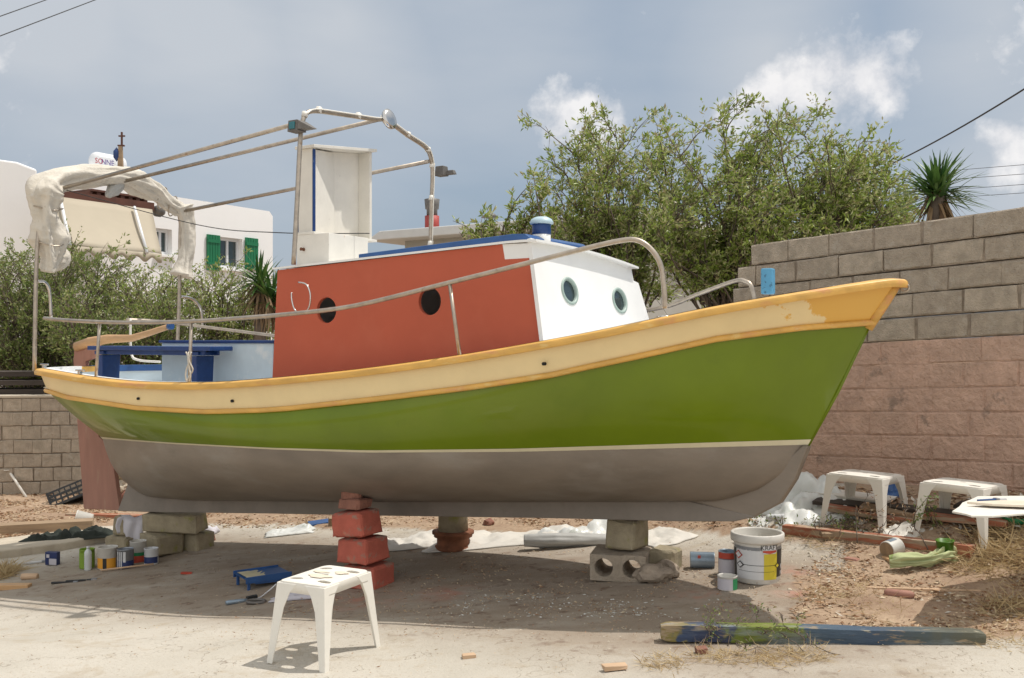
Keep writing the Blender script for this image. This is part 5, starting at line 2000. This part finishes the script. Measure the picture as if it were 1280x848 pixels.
def brush(label, p, rz, L=.26, hcol='black', bcol='wood', w=.05, cat='brush'):
    root = empty('paint_brush', (p.x, p.y, p.z + .006), rz)
    tag(root, label, cat)
    MB().panel([(0, -.008), (L * .5, -.012), (L * .6, -w / 2), (L * .6, w / 2), (L * .5, .012), (0, .008)], [], lambda a, b, d: Vector((a, b, d)), 0, .016).build('handle', M[hcol], root, bevel=.003)
    MB().box((L * .65, 0, .009), (L * .12, w + .004, .022)).build('ferrule', M['tingrey'], root, bevel=.002)
    MB().box((L * .84, 0, .008), (L * .28, w, .018), taper=.8).build('bristles', M[bcol], root)


brush('black handled brush lying on the shaded concrete at left', G(64, 731), .15, .3, 'black', 'darkwood')
brush('second dark brush crossing towards the row of tins', G(82, 729), .25, .34, 'black', 'wood')
brush('pale brush lying flat by the left litter edge', G(22, 707), .5, .34, 'tinwhite', 'straw' if False else 'tinwhite', .03)
stk = MB().tube([G(126, 716) + Vector((0, 0, .02)), G(192, 708) + Vector((0, 0, .02))], .008, 6).build('stirring_stick', M['rawwood'])
tag(stk, 'long pale stirring stick lying in front of the tins', 'stick')

# jacket and cloths
def crumple(name, label, c, sx, sy, h, mt, cat, seed=0, rz=0.0, fr=3.0, nx_=36, ny_=26, group=None, edge=.25, drape=None, par=None, solid=.004, sharp=1.0):
    """crumpled sheet lying on the ground"""
    mb = MB()
    cr_, sr_ = math.cos(rz), math.sin(rz)

    def fn(s, t):
        a, b = (s - .5) * sx, (t - .5) * sy
        wob = 1 + .18 * mnoise.noise(Vector((s * 3, t * 3, seed + 40)))
        a *= wob; b *= wob
        e = min(s, 1 - s, t, 1 - t) * 2
        hgt = abs(mnoise.noise(Vector((a * fr, b * fr, seed)))) * 1.2 + .5 * abs(mnoise.noise(Vector((a * fr * 2.3, b * fr * 2.3, seed + 9)))) + .25 * abs(mnoise.noise(Vector((a * fr * 6, b * fr * 6, seed + 19)))) * sharp
        z = h * hgt * min(1, e / edge) + (.006)
        X, Y = c.x + a * cr_ - b * sr_, c.y + a * sr_ + b * cr_
        if drape: z += drape(a, b)
        return Vector((X - c.x, Y - c.y, zg(X, Y) - c.z + z))
    mb.grid(fn, nx_, ny_)
    o = mb.build(name, mt, par, tuple(c) if not par else (0, 0, 0), fix=False, solid=solid)
    if not par: tag(o, label, cat, group)
    return o


jc = G(85, 684)
crumple('jacket', 'dark green jacket dropped on the slab edge at left', jc + Vector((-.02, .1, .08)), .85, .30, .11, M['jacket'], 'jacket', 2, .12, 7.0)
bpy.data.objects['jacket'].location.z += .06
cl_ = MB()
q = s_ + Vector((.06, .06, 0))
cl_.grid(lambda s, t: Vector((-.09 + .26 * s + .01 * math.sin(t * 7), (-.02 if t > .3 else .05) - .012 * math.sin(s * 14 + t * 3), .335 - .31 * max(0, t - .25) / .75 * (.5 + .5 * sstep(.25, .5, s)) + .01 * math.sin(s * 9))), 22, 16)
o = cl_.build('cloth', M['cloth'], None, tuple(q), fix=False, solid=.004)
tag(o, 'lilac white cloth hanging over the small blocks left of the stern stack', 'cloth')

# left side: crate, bucket on its side, beams, pole, rubble
cb = G(88, 632)
cr_e = empty('plastic_crate', (cb.x + .0, cb.y + .15, cb.z + .03), .3)
cr_e.rotation_euler = (math.radians(-14), math.radians(-22), .25)
tag(cr_e, 'black slatted plastic crate tipped against the wall beside the rudder', 'crate')
k = MB()
for sgn in (-1, 1):
    for i in range(4):
        k.box((0, sgn * .17, .02 + i * .055), (.5, .008, .022)); k.box((sgn * .25, 0, .02 + i * .055), (.008, .34, .022))
    for i in range(8):
        k.box((-.24 + i * .0686, sgn * .171, .095), (.014, .01, .19))
    for i in range(5):
        k.box((sgn * .251, -.16 + i * .08, .095), (.01, .014, .19))
k.build('sides', M['black'], cr_e)
MB().box((0, 0, .004), (.49, .33, .008)).build('base', M['black'], cr_e)
bar('squared_beam', 'long weathered beam lying on the dry litter at left', G(50, 668) + Vector((0, .12, 0)), (.95, .17, .11), .32, M['wood'], 'beam')
bar('squared_beam', 'reddish plank lying behind the beam towards the rudder', G(115, 650) + Vector((.1, .1, 0)), (.9, .10, .05), -.12, M['redwood'], 'plank')
q = G(92, 661)
bs = empty('tipped_bucket', (q.x + .09, q.y + .1, q.z + .085)); bs.rotation_euler = (0, math.radians(-80), .25)
tag(bs, 'small white bucket tipped over spilling rubbish on the beam end', 'bucket')
MB().lathe([(.065, -.07), (.085, .09), (.09, .09), (.09, .10), (.08, .10), (.06, -.06), (.001, -.06)], 22).build('body', M['tindirty'], bs)
stone('rubbish_lump', 'crumpled paper rubbish spilling from the tipped bucket', q + Vector((-.05, .06, 0)), .06, M['litter2'] if 'litter2' in M else M['tiller'], (1.2, .9, .9), 'rubbish', seed=4)
pp = MB()
pa, pb2 = G(33, 622), P(-8, 560, G(33, 622).y + .35)
pp.tube([pa, pb2], [.016, .018], 8)
o = pp.build('leaning_pole', M['plastic'])
tag(o, 'whitish pole leaning on the low wall at the far left', 'pole')
chn = MB()
for i in range(9):
    p = pa.lerp(pb2, .55 + .055 * i) + Vector((-.01 * i, -.04, .03 * math.sin(i)))
    M3 = Matrix.Rotation(i * 1.57, 3, 'X')
    chn.tube([p + M3 @ Vector((.035 * math.cos(a), .018 * math.sin(a), 0)) for a in np.linspace(0, 2 * math.pi, 10)], .006, 5, cap=False)
o = chn.build('chain', M['plastic']); tag(o, 'pale chain hanging on the leaning pole', 'chain')
# rubble heap seen between rudder and keel
rbm = [M['brickr'], M['kerb'], M['brickr'], M['mossblock'], M['brickr']]
names_ = ['left', 'middle', 'right']
rub = [(150, 622, .10, 2, 'dark red brick lump at the foot of the heap behind the rudder'), (158, 612, .09, 0, 'upper red brick lump of the heap behind the rudder'), (150, 600, .10, 1, 'pale round stone in the heap behind the rudder'),
       (160, 628, .08, 4, 'small red rubble piece lowest in the heap behind the rudder'), (150, 585, .10, 3, 'mossy stone near the top of the heap behind the rudder'), (156, 572, .09, 1, 'white stone crowning the heap behind the rudder')]
for px, py, r_, mi, lab in rub:
    b = G(155, 636); sc_ = F / (b.y + .6)
    p = P(px, py + 9, b.y + .6)
    stone('rubble', lab, Vector((p.x, p.y, p.z - r_ * .5)), r_, rbm[mi], (1.1, 1, .9), 'rubble', 'rubble heap behind the rudder', seed=px + py)
# the mound carrying that rubble
mn = MB(); b = G(160, 630) + Vector((.1, .75, 0))
mn.grid(lambda s, t: Vector(((s - .5) * 2.4, (t - .5) * 1.6, .62 * math.exp(-((s - .5) ** 2 * 14 + (t - .5) ** 2 * 14)) + .05 * mnoise.noise(Vector((s * 9, t * 9, 2))) - .05)), 40, 30)
o = mn.build('earth_mound', M['dirtm'] if 'dirtm' in M else mat('earth', (.26, .16, .10), .95, .3, 8, bump=1.0, bscale=30), None, tuple(b)); tag(o, None, None, None, 'structure')
# wood pile on the wall
for i, (dy, z_, L_, rz_, lab) in enumerate(((.4, .90, 3.4, .02, 'lowest dark plank of the pile behind the low wall'), (.35, 1.02, 3.1, .05, 'middle dark plank of the pile behind the low wall'), (.45, 1.13, 3.6, .0, 'topmost sloping dark plank of the pile behind the low wall'))):
    bar('old_plank', lab, Vector((-6.9, 12.9 + dy, z_)), (L_, .5, .07), rz_ + .1, M['darkwood'], 'plank', group='planks piled behind the low wall')
for k in range(3):
    p = Vector((-7.2 + k * 1.0, 13.2, -.4))
    tag(MB().box((0, 0, .66), (.16, .4, 1.28), j=.01).build('trestle_post', M['darkwood'], None, tuple(p)), ('left', 'middle', 'right')[k] + ' post carrying the dark planks behind the low wall', 'post', 'posts under the planks')

# ------------------------------------------------------------------ beneath and beyond the keel
for px, py, sx_, sy_, h_, mt, nm, lab, cat, sd, rz_ in (
    (505, 681, .75, .5, .10, 'tarp', 'dust_sheet', 'crumpled dust sheet left of the flanged post', 'dust sheet', 1, .0),
    (655, 674, 1.6, .55, .09, 'tarp', 'dust_sheet', 'long dusty sheet between the flanged post and bow stack', 'dust sheet', 5, -.05),
    (735, 672, .85, .5, .16, 'bag', 'plastic_sack', 'heap of white sacks just left of the bow stack', 'sack', 8, .1),
    (822, 674, .42, .5, .05, 'tarp', 'dust_sheet', 'flat white sheet corner right of the bow stack', 'dust sheet', 12, .5),
    (362, 667, .46, .26, .07, 'bag', 'crumpled_paper', 'crumpled white paper in the sunlight behind the keel', 'paper', 15, .1),
):
    c = G(px, py)
    crumple(nm, lab, c, sx_, sy_, h_, M[mt], cat, sd, rz_, 3.2)
q = G(712, 686)
o = bundle([Vector((-.36, .02, .05)), Vector((-.1, 0, .055)), Vector((.15, .01, .055)), Vector((.4, .03, .05))], [.045, .055, .055, .045], seed=31, fold=.15).build('rolled_sheet', M['greysack'], None, tuple(q + Vector((0, .05, 0))))
tag(o, 'grey rolled sheet lying in front of the white sacks', 'rolled sheet')
q = G(405, 657)
bar('blue_board', 'blue painted board lying beyond the keel left of the red stack', q + Vector((0, .1, 0)), (.34, .2, .03), .3, M['blue'], 'board', tilt=(0, -.1))
bar('timber_offcut', 'short thick timber offcut lying against the blue board', G(420, 659) + Vector((.05, .05, 0)), (.26, .10, .09), .25, M['wood'], 'timber')
for i, (px, py, lab) in enumerate(((262, 676, 'pink rubble piece right of the stern stack'), (250, 664, 'small reddish stone behind the stern stack'), (610, 657, 'broken tile piece behind the long dust sheet'))):
    stone('rubble', lab, G(px, py), .05, M['brickr'], (1.2, 1, .7), 'rubble', seed=i + 50)
crumple('plastic_bag', 'small pinkish white plastic bag beside the stern stack', G(258, 668), .22, .2, .10, M['cloth'], 'bag', 51, 0, 6, 16, 14)

# paint tray and roller
q = G(318, 737)
tr = empty('paint_tray', (q.x + .02, q.y + .16, q.z), math.radians(35))
tag(tr, 'blue roller tray with dried cream paint behind the foreground stool', 'paint tray')
L_, W_2 = .36, .27
MB().panel([(-L_ / 2, .085), (L_ / 2, .05 + .04), (L_ / 2, .082), (.06, .035), (-L_ / 2 + .08, .04), (-L_ / 2 + .004, .079)], [], lambda a, b, d: Vector((a, d, b)), -W_2 / 2, W_2 / 2).build('pan', M['blue'], tr, bevel=.004)
kk = MB()
for sgn in (-1, 1):
    kk.box((0, sgn * W_2 / 2, .075), (L_, .008, .05))
    kk.box((-L_ / 2 + .03, sgn * (W_2 / 2 - .02), .03), (.02, .02, .075)); kk.box((L_ / 2 - .05, sgn * (W_2 / 2 - .02), .03), (.03, .02, .075))
kk.build('rim_and_feet', M['blue'], tr, bevel=.003)
M['dried'] = mat('dried cream paint film', (.55, .50, .34), .5, .12, 12)
MB().grid(lambda s, t: Vector((-L_ / 2 + .02 + (L_ - .1) * s, (t - .5) * (W_2 - .05), .092 - .008 * s + .004 * mnoise.noise(Vector((s * 8, t * 8, 0))))), 12, 8).build('dried_paint', M['dried'], tr, fix=False)
ro = empty('paint_roller', G(282, 757), math.radians(30)); tag(ro, 'paint roller with pale handle and long wire lying by the tray', 'roller')
MB().lathe([(.012, 0), (.017, .02), (.014, .12), (.008, .17)], 12, (0, 0, .018), Matrix.Rotation(math.radians(90), 3, 'Y')).build('handle', M['silverb'], ro)
MB().tube(catmull([(.16, 0, .018), (.24, .01, .02), (.32, .05, .05), (.38, .06, .09)], 5), .005, 6).build('wire', M['tinwhite'], ro)
MB().box((.19, .0, .022), (.07, .05, .04), j=.006).build('wrapping', M['black'], ro)
rg = MB(); q = G(320, 754); rg.tube([(.065 * math.cos(a), .045 * math.sin(a), .012) for a in np.linspace(0, 2 * math.pi, 20)], .011, 6)
o = rg.build('tape_ring', M['lampg'], None, tuple(q)); tag(o, 'grey tin ring lying in front of the paint tray', 'ring')
crumple('rag', 'lilac rag on red splashed ground behind the foreground stool', G(368, 749), .34, .12, .05, M['lilac'], 'rag', 61, 0, 7, 20, 12)

# ------------------------------------------------------------------ right side
# painted spar in the foreground
q0, q1 = G(828, 806), G(1236, 808)
d = (q1 - q0); d.z = 0; Ls = d.length
def spar_mat():
    m = mat('spar paint', (.3, .3, .3), .65, .3, 9, bump=.7, bscale=30, stretch=(.4, 2, 2), stains=[((.32, .24, .15), 11, .56, .05, .85), ((.05, .05, .045), 6, .56, .06, .75), ((.26, .30, .32), 5, .56, .1, .5), ((.42, .38, .28), 22, .64, .04, .8)])
    N, Lk = m.node_tree.nodes, m.node_tree.links
    tc = N.new('ShaderNodeTexCoord'); sx = N.new('ShaderNodeSeparateXYZ'); Lk.new(tc.outputs['Object'], sx.inputs[0])
    nz = N.new('ShaderNodeTexNoise'); nz.inputs['Scale'].default_value = 14; nz.inputs['Detail'].default_value = 6
    Lk.new(tc.outputs['Object'], nz.inputs['Vector'])
    k = N.new('ShaderNodeMath'); k.operation = 'MULTIPLY_ADD'; k.inputs[1].default_value = .38; Lk.new(nz.outputs[0], k.inputs[0]); Lk.new(sx.outputs[0], k.inputs[2])
    dv = N.new('ShaderNodeMath'); dv.operation = 'DIVIDE'; dv.inputs[1].default_value = Ls + .06; Lk.new(k.outputs[0], dv.inputs[0])
    r = N.new('ShaderNodeValToRGB'); e = r.color_ramp.elements
    cols = [(0, (.22, .10, .07)), (.06, (.24, .17, .07)), (.17, (.20, .17, .05)), (.19, (.035, .06, .12)), (.29, (.04, .05, .10)), (.31, (.14, .18, .025)), (.53, (.16, .19, .03)), (.545, (.06, .10, .14)), (.75, (.045, .075, .12)), (.9, (.07, .09, .09)), (1, (.10, .10, .07))]
    while len(e) < len(cols): e.new(.5)
    for i, (p_, c_) in enumerate(cols):
        e[i].position = p_; e[i].color = (*c_, 1)
    Lk.new(dv.outputs[0], r.inputs[0])
    base = [n for n in N if n.type == 'VALTORGB' and n != r][0]
    for l in list(base.outputs[0].links):
        t_ = l.to_socket; Lk.remove(l); Lk.new(r.outputs[0], t_)
    return m


m_ = MB()
NN = 60
vs = []
for i in range(NN + 1):
    s_ = Ls * i / NN
    k = 1 - .25 * sstep(.04, 0, s_) - .22 * sstep(Ls - .05, Ls, s_)
    for q_ in range(16):
        w_ = 2 * math.pi * q_ / 16
        cx_, cz_ = math.cos(w_), math.sin(w_)
        f_ = 1 / max(abs(cx_), abs(cz_)) ** .8
        n_ = mnoise.noise(Vector((s_ * 5, cx_ * 2, cz_ * 2))) * .004 + mnoise.noise(Vector((s_ * 1.2, 3, cz_))) * .006
        vs.append((s_, cx_ * f_ * (.047 * k + n_), .048 + cz_ * f_ * (.044 * k + n_)))
m_.add(vs, [(i * 16 + q_, i * 16 + (q_ + 1) % 16, (i + 1) * 16 + (q_ + 1) % 16, (i + 1) * 16 + q_) for i in range(NN) for q_ in range(16)])
m_.f += [tuple(range(16)), tuple(NN * 16 + k for k in range(16))]; m_.m += [0, 0]; m_.s += [False, False]
o = m_.build('wooden_spar', spar_mat(), None, (q0.x, q0.y + .06, q0.z + .008), rz=math.atan2(d.y, d.x))
tag(o, 'old squared spar with worn blue and green paint lying in the foreground', 'spar')
# planks
q0, q1 = G(984, 671), G(1222, 700)
d = q1 - q0
o = bar('long_timber', 'long timber with red paint lying in front of the rear stools', q0.lerp(q1, .5) + Vector((0, .05, 0)), (Vector((d.x, d.y, 0)).length, .10, .085), math.atan2(d.y, d.x), M['redwood'], 'timber')
o.rotation_euler[1] = -math.atan2(d.z, math.hypot(d.x, d.y))
q0, q1 = G(1082, 738), G(1226, 742)
d = q1 - q0
bar('lath', 'thin pale lath on the bare earth at right', q0.lerp(q1, .5), (d.length, .03, .022), math.atan2(d.y, d.x), M['rawwood'], 'lath', tilt=(0, -math.atan2(d.z, math.hypot(d.x, d.y))))
q = G(1105, 746)
o = MB().lathe([(.012, 0), (.026, .02), (.024, .15), (.014, .17)], 12, M=Matrix.Rotation(math.radians(90), 3, 'Y')).build('clay_pipe', M['rudder'], None, tuple(q + Vector((0, 0, .026))), rz=-.4)
tag(o, 'short purplish pipe piece lying below the lath', 'pipe')
for i, (px, py, sx_, sy_, h_, rz_, mt, lab) in enumerate((
    (768, 838, .12, .045, .03, .25, 'rawwood', 'small wood offcut at the bottom edge below the boat'),
    (586, 822, .07, .03, .018, .3, 'rawwood', 'tiny wood chip right of the foreground stool'),
    (1125, 800 - 100, .2, .12, .012, .1, 'tiller', 'broken plywood shard before the long timber'),
    (1070, 699, .14, .09, .012, .7, 'rudder', 'pinkish triangular tile shard on the earth'),
    (1062, 672, .4, .035, .03, -.05, 'wood', 'narrow batten behind the long timber under the stool'),
    (877, 817, .06, .05, .035, .1, 'brickr', 'small brown chock under the spar'),
    (233, 718, .09, .035, .015, .05, 'redl', 'flat red scrap on the shaded concrete'))):
    bar('wood_scrap', lab, G(px, py), (sx_, sy_, h_), rz_, M[mt], 'scrap', j=.006)

# white board on the right with tray
fz = .30
qb = G(1290, 700)
stool('white plastic stool mostly cut off by the right edge, carrying the white board', Vector((qb.x + .33, qb.y + .12, qb.z)), .1, .34, .34, .40)
bz_ = qb.z + .405
Yb = qb.y + .25
def BP(px, py):
    Y = (H - bz_) / ((py - CY) / F)
    return Vector(((px - CX) / F * Y, Y, bz_))
c0, c1, c2, c3 = BP(1190, 642), BP(1330, 641), BP(1340, 622), BP(1222, 623)
bd = empty('white_board', c0); tag(bd, 'flaking white painted board jutting in from the right edge', 'board')
MB().panel([(p.x - c0.x, p.y - c0.y) for p in (c0, BP(1206, 645), BP(1214, 647.5), BP(1240, 648), c1, c2, c3, BP(1216, 626), BP(1203, 631), BP(1199, 636))], [], lambda a, b, d: Vector((a, b, d)), .002, .013).build('panel', M['oldwhite'], bd, bevel=.002)
tq = BP(1262, 640)
tb2 = empty('wooden_palette', tq + Vector((.02, .05, .026)), -.15); tag(tb2, 'beige curved board lying on the white board at right edge', 'board')
MB().panel([(-.22, .03), (-.1, -.03), (.2, -.06), (.35, -.05), (.35, .12), (.0, .12)], [], lambda a, b, d: Vector((a, b, d)), 0, .014).build('panel', M['drip'], tb2, bevel=.003)
brush('blue tipped brush lying on the white board', BP(1222, 634) + Vector((0, .0, .022)), .25, .2, 'blue', 'tinwhite', .03)

# sacks and rubbish by the wall below the bow
for px, py, sx_, sy_, h_, mt, lab, sd, rz_ in (
    (1000, 634, .55, .42, .26, 'bag', 'upper bulging white plastic sack under the bow tip', 71, .3),
    (1018, 648, .60, .40, .15, 'bag', 'lower flattened white sack left of the first rear stool', 74, -.2),
    (968, 648, .42, .30, .10, 'bag', 'greenish sack end nearest the forefoot', 79, .1)):
    crumple('plastic_sack', lab, G(px, py), sx_, sy_, h_, M[mt], 'sack', sd, rz_, 2.6, group='white sacks under the bow', sharp=.6)
o = MB().tube(catmull([G(960, 655) + Vector((0, 0, .04)), G(985, 656) + Vector((0, 0, .05)), G(1000, 652) + Vector((0, 0, .05)), G(1010, 655) + Vector((0, 0, .04))], 6), .035, 10).build('plastic_pipe', M['tinwhite'])
tag(o, 'bent white drain pipe lying before the sacks', 'pipe')
dk = 0
for i, (px, py, L_, w_, h_, rz_, mt, lab) in enumerate((
    (1085, 640, .8, .14, .03, -.65, 'darkwood', 'dark plank lying behind the first rear stool'),
    (1090, 652, .7, .10, .04, -.75, 'redwood', 'reddish plank below the dark plank behind the first stool'),
    (1130, 650, .6, .12, .03, -.6, 'wood', 'grey plank between the two rear stools'),
    (1175, 650, .7, .12, .03, -.85, 'darkwood', 'dark plank behind the second rear stool'),
    (1200, 660, .6, .09, .04, -.7, 'redwood', 'brown plank under the second rear stool'),
    (1262, 648, .7, .14, .03, -.8, 'darkwood', 'dark plank behind the white board'),
    (1060, 628, .7, .2, .02, -.8, 'tarp', 'grey white sheet edge leaning at the wall foot'),
)):
    bar('scrap_plank', lab, G(px, py), (L_, w_, h_), rz_, M[mt], 'plank', z=.03 + .02 * i / 7, tilt=(.1, R.uniform(-.08, .08)), group='scrap planks along the wall foot')
crumple('blue_bag', 'crumpled blue plastic scrap behind the first rear stool leg', G(1113, 622), .14, .12, .16, M['blue'], 'bag', 91, 0, 8, 14, 12)
crumple('paper_scraps', 'torn cream paper scraps between the two rear stools', G(1130, 668), .3, .25, .05, M['tarp'], 'paper', 95, 0, 9, 20, 18)
# little cream tub, rag and green beaker
q = G(1122, 702)
tn = tin('paint_tin', 'small round tin lying with its brown bottom showing beside the rag', q + Vector((-.05, .06, .06)), .06, .11, M['tindirty'], None, tilt=(0, math.radians(82), .55), fillz=.5, band=[(.02, .09, 100, 200, M['silverb'])])
MB().lathe([(.001, -.002), (.055, -.002)], 20, caps=False).build('tin_bottom', M['wood'], tn)
M['ragg'] = mat('pale green rag', (.42, .46, .24), .85, .12, 8, stains=[((.15, .25, .02), 9, .58, .08, .8)])
o = bundle([Vector((-.26, 0, .03)), Vector((-.15, -.03, .04)), Vector((0, -.02, .055)), Vector((.12, .03, .07)), Vector((.2, .05, .05))], [.03, .035, .045, .055, .03], seed=44, n=48, fold=.6).build('rag', M['ragg'], None, tuple(G(1162, 709)))
tag(o, 'twisted pale green rag draped against the green beaker', 'rag')
q = G(1186, 704)
gt = empty('green_beaker', q + Vector((0, .05, 0))); gt.rotation_euler = (.06, -.05, 0)
tag(gt, 'open green plastic beaker standing behind the rag', 'beaker')
MB().lathe([(.045, 0), (.055, .135), (.058, .135), (.058, .14), (.051, .14), (.042, .02), (.001, .02)], 22).build('body', mat('green paint coated plastic', (.07, .17, .015), .35, .3, 8, stains=[((.45, .5, .4), 9, .66, .05, .7)]), gt)
q = G(1272, 655)
o = MB().lathe([(.05, 0), (.11, .05), (.115, .05), (.052, -.002)], 20, caps=False).build('green_bowl', M['greenl'], None, tuple(q)); tag(o, 'dark green bowl on the ground at the right edge', 'bowl')


# ------------------------------------------------------------------ stuff: litter, straw, weeds
def in_mask(px, py, polys):
    return any(inpoly(px, py, p) for p in polys)


def litter(name, label, region, n, lo, hi, material, flat=.8, wd=.35):
    Pp, Dd = [], []
    tries = 0
    while len(Pp) < n and tries < n * 12:
        tries += 1
        px = R.uniform(region[0], region[2]); py = R.uniform(region[1], region[3])
        g_ = G(px, py)
        if len(region) > 4 and not in_mask(px, py, region[4]): continue
        if mnoise.noise(Vector((g_.x * 2.5, g_.y * 2.5, 9))) + R.uniform(-.4, .5) < 0: continue
        Pp.append((g_.x, g_.y, g_.z + .004 + R.random() * .015))
        a = R.uniform(0, 6.28)
        Dd.append((math.cos(a), math.sin(a), R.uniform(-.05, .35) * (1 - flat) * 3))
    o = leaf_mesh(name, Pp, Dd, (lo + hi) / 2, (lo + hi) / 2 * wd, material, None, bend=.06, vary=True)
    return tag(o, label, None, None, 'stuff')


litter('leaf_litter', 'dry leaves and chips over the earth at the right', (860, 655, 1285, 800, [[(985, 676), (1050, 686), (985, 722), (1005, 745), (990, 770), (1010, 795), (1290, 806), (1290, 655), (860, 655), (960, 668)]]), 5200, .02, .05, M['litter'])
litter('leaf_litter', 'dry leaves and chips against the pink wall', (940, 612, 1285, 665), 2600, .03, .06, M['litter'])
litter('leaf_litter', 'thick dry litter in front of the low wall', (-10, 612, 160, 690, [[(-20, 600), (-20, 688), (70, 664), (135, 654), (160, 640), (160, 600)]]), 6000, .025, .055, M['litter'])
litter('leaf_litter', 'debris line seen beyond the keel', (240, 642, 900, 662), 3600, .02, .05, M['litter'])
litter('fine_debris', 'scattered chips on the concrete under the boat', (60, 670, 980, 800), 2200, .008, .022, M['litter'])
litter('fine_debris', 'denser sweepings of dirt on the shaded concrete', (330, 690, 960, 770), 1500, .012, .03, M['litter'])
litter('fine_debris', 'few chips on the sunny foreground concrete', (0, 745, 1280, 846), 260, .008, .02, M['litter'])
litter('paint_flakes', 'pale paint flakes on the shaded concrete', (560, 745, 900, 775), 260, .01, .03, mat('paint flake', (.6, .6, .56), .6, .1))
litter('paint_flakes', 'pale scraps over the earth at the right', (1000, 690, 1285, 790), 170, .02, .045, mat('pale scrap', (.55, .5, .42), .7, .1))
litter('paper_scraps', 'pale scraps among the rubbish along the wall foot', (960, 618, 1285, 672), 220, .05, .10, mat('torn paper', (.58, .55, .48), .7, .2), wd=.6)


def pebbles(name, label, region, n, lo, hi, material):
    pos, k = [], 0
    while len(pos) < n and k < n * 8:
        k += 1
        px = R.uniform(region[0], region[2]); py = region[1] + (region[3] - region[1]) * R.random()
        g_ = G(px, py)
        if mnoise.noise(Vector((g_.x * 1.6, g_.y * 1.6, 4))) + R.uniform(-.5, .5) < 0: continue
        pos.append(g_)
    m_ = MB()
    for p in pos:
        s = lo + (hi - lo) * R.random() ** 3
        az = R.uniform(0, 3)
        vs = []
        for v in ((1, 0, 0), (0, 1, 0), (-1, 0, 0), (0, -1, 0), (.4, .2, .8), (-.3, .1, .7)):
            x, y, z = v[0] * s * R.uniform(.6, 1.1), v[1] * s * R.uniform(.5, 1), v[2] * s * R.uniform(.4, .9)
            vs.append((p.x + x * math.cos(az) - y * math.sin(az), p.y + x * math.sin(az) + y * math.cos(az), p.z + z))
        m_.add(vs, [(0, 1, 4), (1, 5, 4), (1, 2, 5), (2, 3, 5), (3, 4, 5), (3, 0, 4)])
    o = m_.build(name, material, None, fix=False)
    return tag(o, label, None, None, 'stuff')


pebbles('gravel', 'grit and tiny stones on the pale foreground concrete', (-10, 770, 1290, 860), 900, .002, .010, M['kerb'])
pebbles('gravel', 'grit and small stones on the shaded concrete under the boat', (40, 675, 990, 790), 1300, .003, .014, M['mortar'])
pebbles('gravel', 'stones in the reddish earth at the right', (985, 665, 1290, 800), 900, .004, .022, M['kerb'])
pebbles('gravel', 'stones and lumps beyond the keel', (240, 644, 960, 664), 500, .008, .03, M['mossblock'])


def tufts(name, label, spots, material, n, ln, wd, up=1.0, cat=None, kind='stuff'):
    Pp, Dd = [], []
    for px, py, r in spots:
        c = G(px, py)
        for _ in range(n):
            a, q = R.uniform(0, 6.28), r * math.sqrt(R.random())
            x, y = c.x + q * math.cos(a), c.y + q * math.sin(a)
            Pp.append((x, y, zg(x, y)))
            Dd.append((R.gauss(0, .6), R.gauss(0, .6), R.uniform(.1, 1) * up))
    o = leaf_mesh(name, Pp, Dd, ln, wd, material, None, bend=.0, droop=.12, vary=True)
    return tag(o, label, cat, None, kind)


tufts('dry_grass', 'straw coloured grass under and right of the white board', [(1250, 690, .25), (1275, 680, .3), (1225, 705, .2), (1280, 710, .3), (1262, 670, .2), (1275, 765, .2)], M['straw'], 700, .12, .006, .4)
tufts('dry_grass', 'dry grass tuft on the left edge in the shade', [(5, 715, .12), (-5, 722, .14)], M['straw'], 600, .13, .006, .7)
tufts('dry_grass', 'dry grass between bucket and long timber', [(1030, 682, .12), (1075, 735, .15), (1060, 742, .15), (1000, 672, .1), (1030, 750, .15), (1090, 765, .2)], M['straw'], 120, .10, .004, .5)
tufts('dry_grass', 'dry stalks around the foreground spar', [(890, 822, .12), (940, 825, .15), (980, 825, .15), (1240, 800, .2), (830, 830, .12), (1010, 820, .12), (1270, 795, .2)], M['straw'], 200, .08, .004, .4)
for px, py, lab in ((905, 795, 'small green weed over the red end of the spar'), (965, 800, 'leafy weed before the green band of the spar')):
    c = G(px, py) + Vector((0, -.12, 0))
    shrub('weed', lab, c, [c + Vector((R.uniform(-.16, .16), R.uniform(-.05, .08), R.uniform(.06, .2))) for _ in range(7)], 170, .022, .010, M['weed'], None, .003, 8, .06, .1, cat='weed')
c = G(1167, 680)
shrub('weed', 'upright thistle growing under the second rear stool', c, [c + Vector((R.uniform(-.05, .05), R.uniform(-.03, .03), R.uniform(.2, .36))) for _ in range(4)], 110, .035, .016, M['weed'], None, .005, 8, .04, .1, cat='weed')
c = G(1112, 672)
shrub('weed', 'brown dried weed beside the first rear stool', c, [c + Vector((R.uniform(-.12, .12), R.uniform(-.05, .05), R.uniform(.12, .34))) for _ in range(7)], 110, .03, .008, M['litter'], None, .004, 7, .05, .2, cat='weed')
c = G(985, 664)
shrub('weed', 'low green weeds growing before the white sacks', c, [c + Vector((R.uniform(-.35, .5), R.uniform(-.05, .15), R.uniform(.05, .12))) for _ in range(16)], 420, .03, .014, M['weed'], None, .003, 9, .08, .1, cat='weed')
c = G(1060, 662)
shrub('weed', 'low green weeds under the first rear stool', c, [c + Vector((R.uniform(-.25, .3), R.uniform(-.08, .15), R.uniform(.04, .1))) for _ in range(14)], 260, .03, .014, M['weed'], None, .003, 9, .08, .1, cat='weed')
for k_ in range(10):
    pass
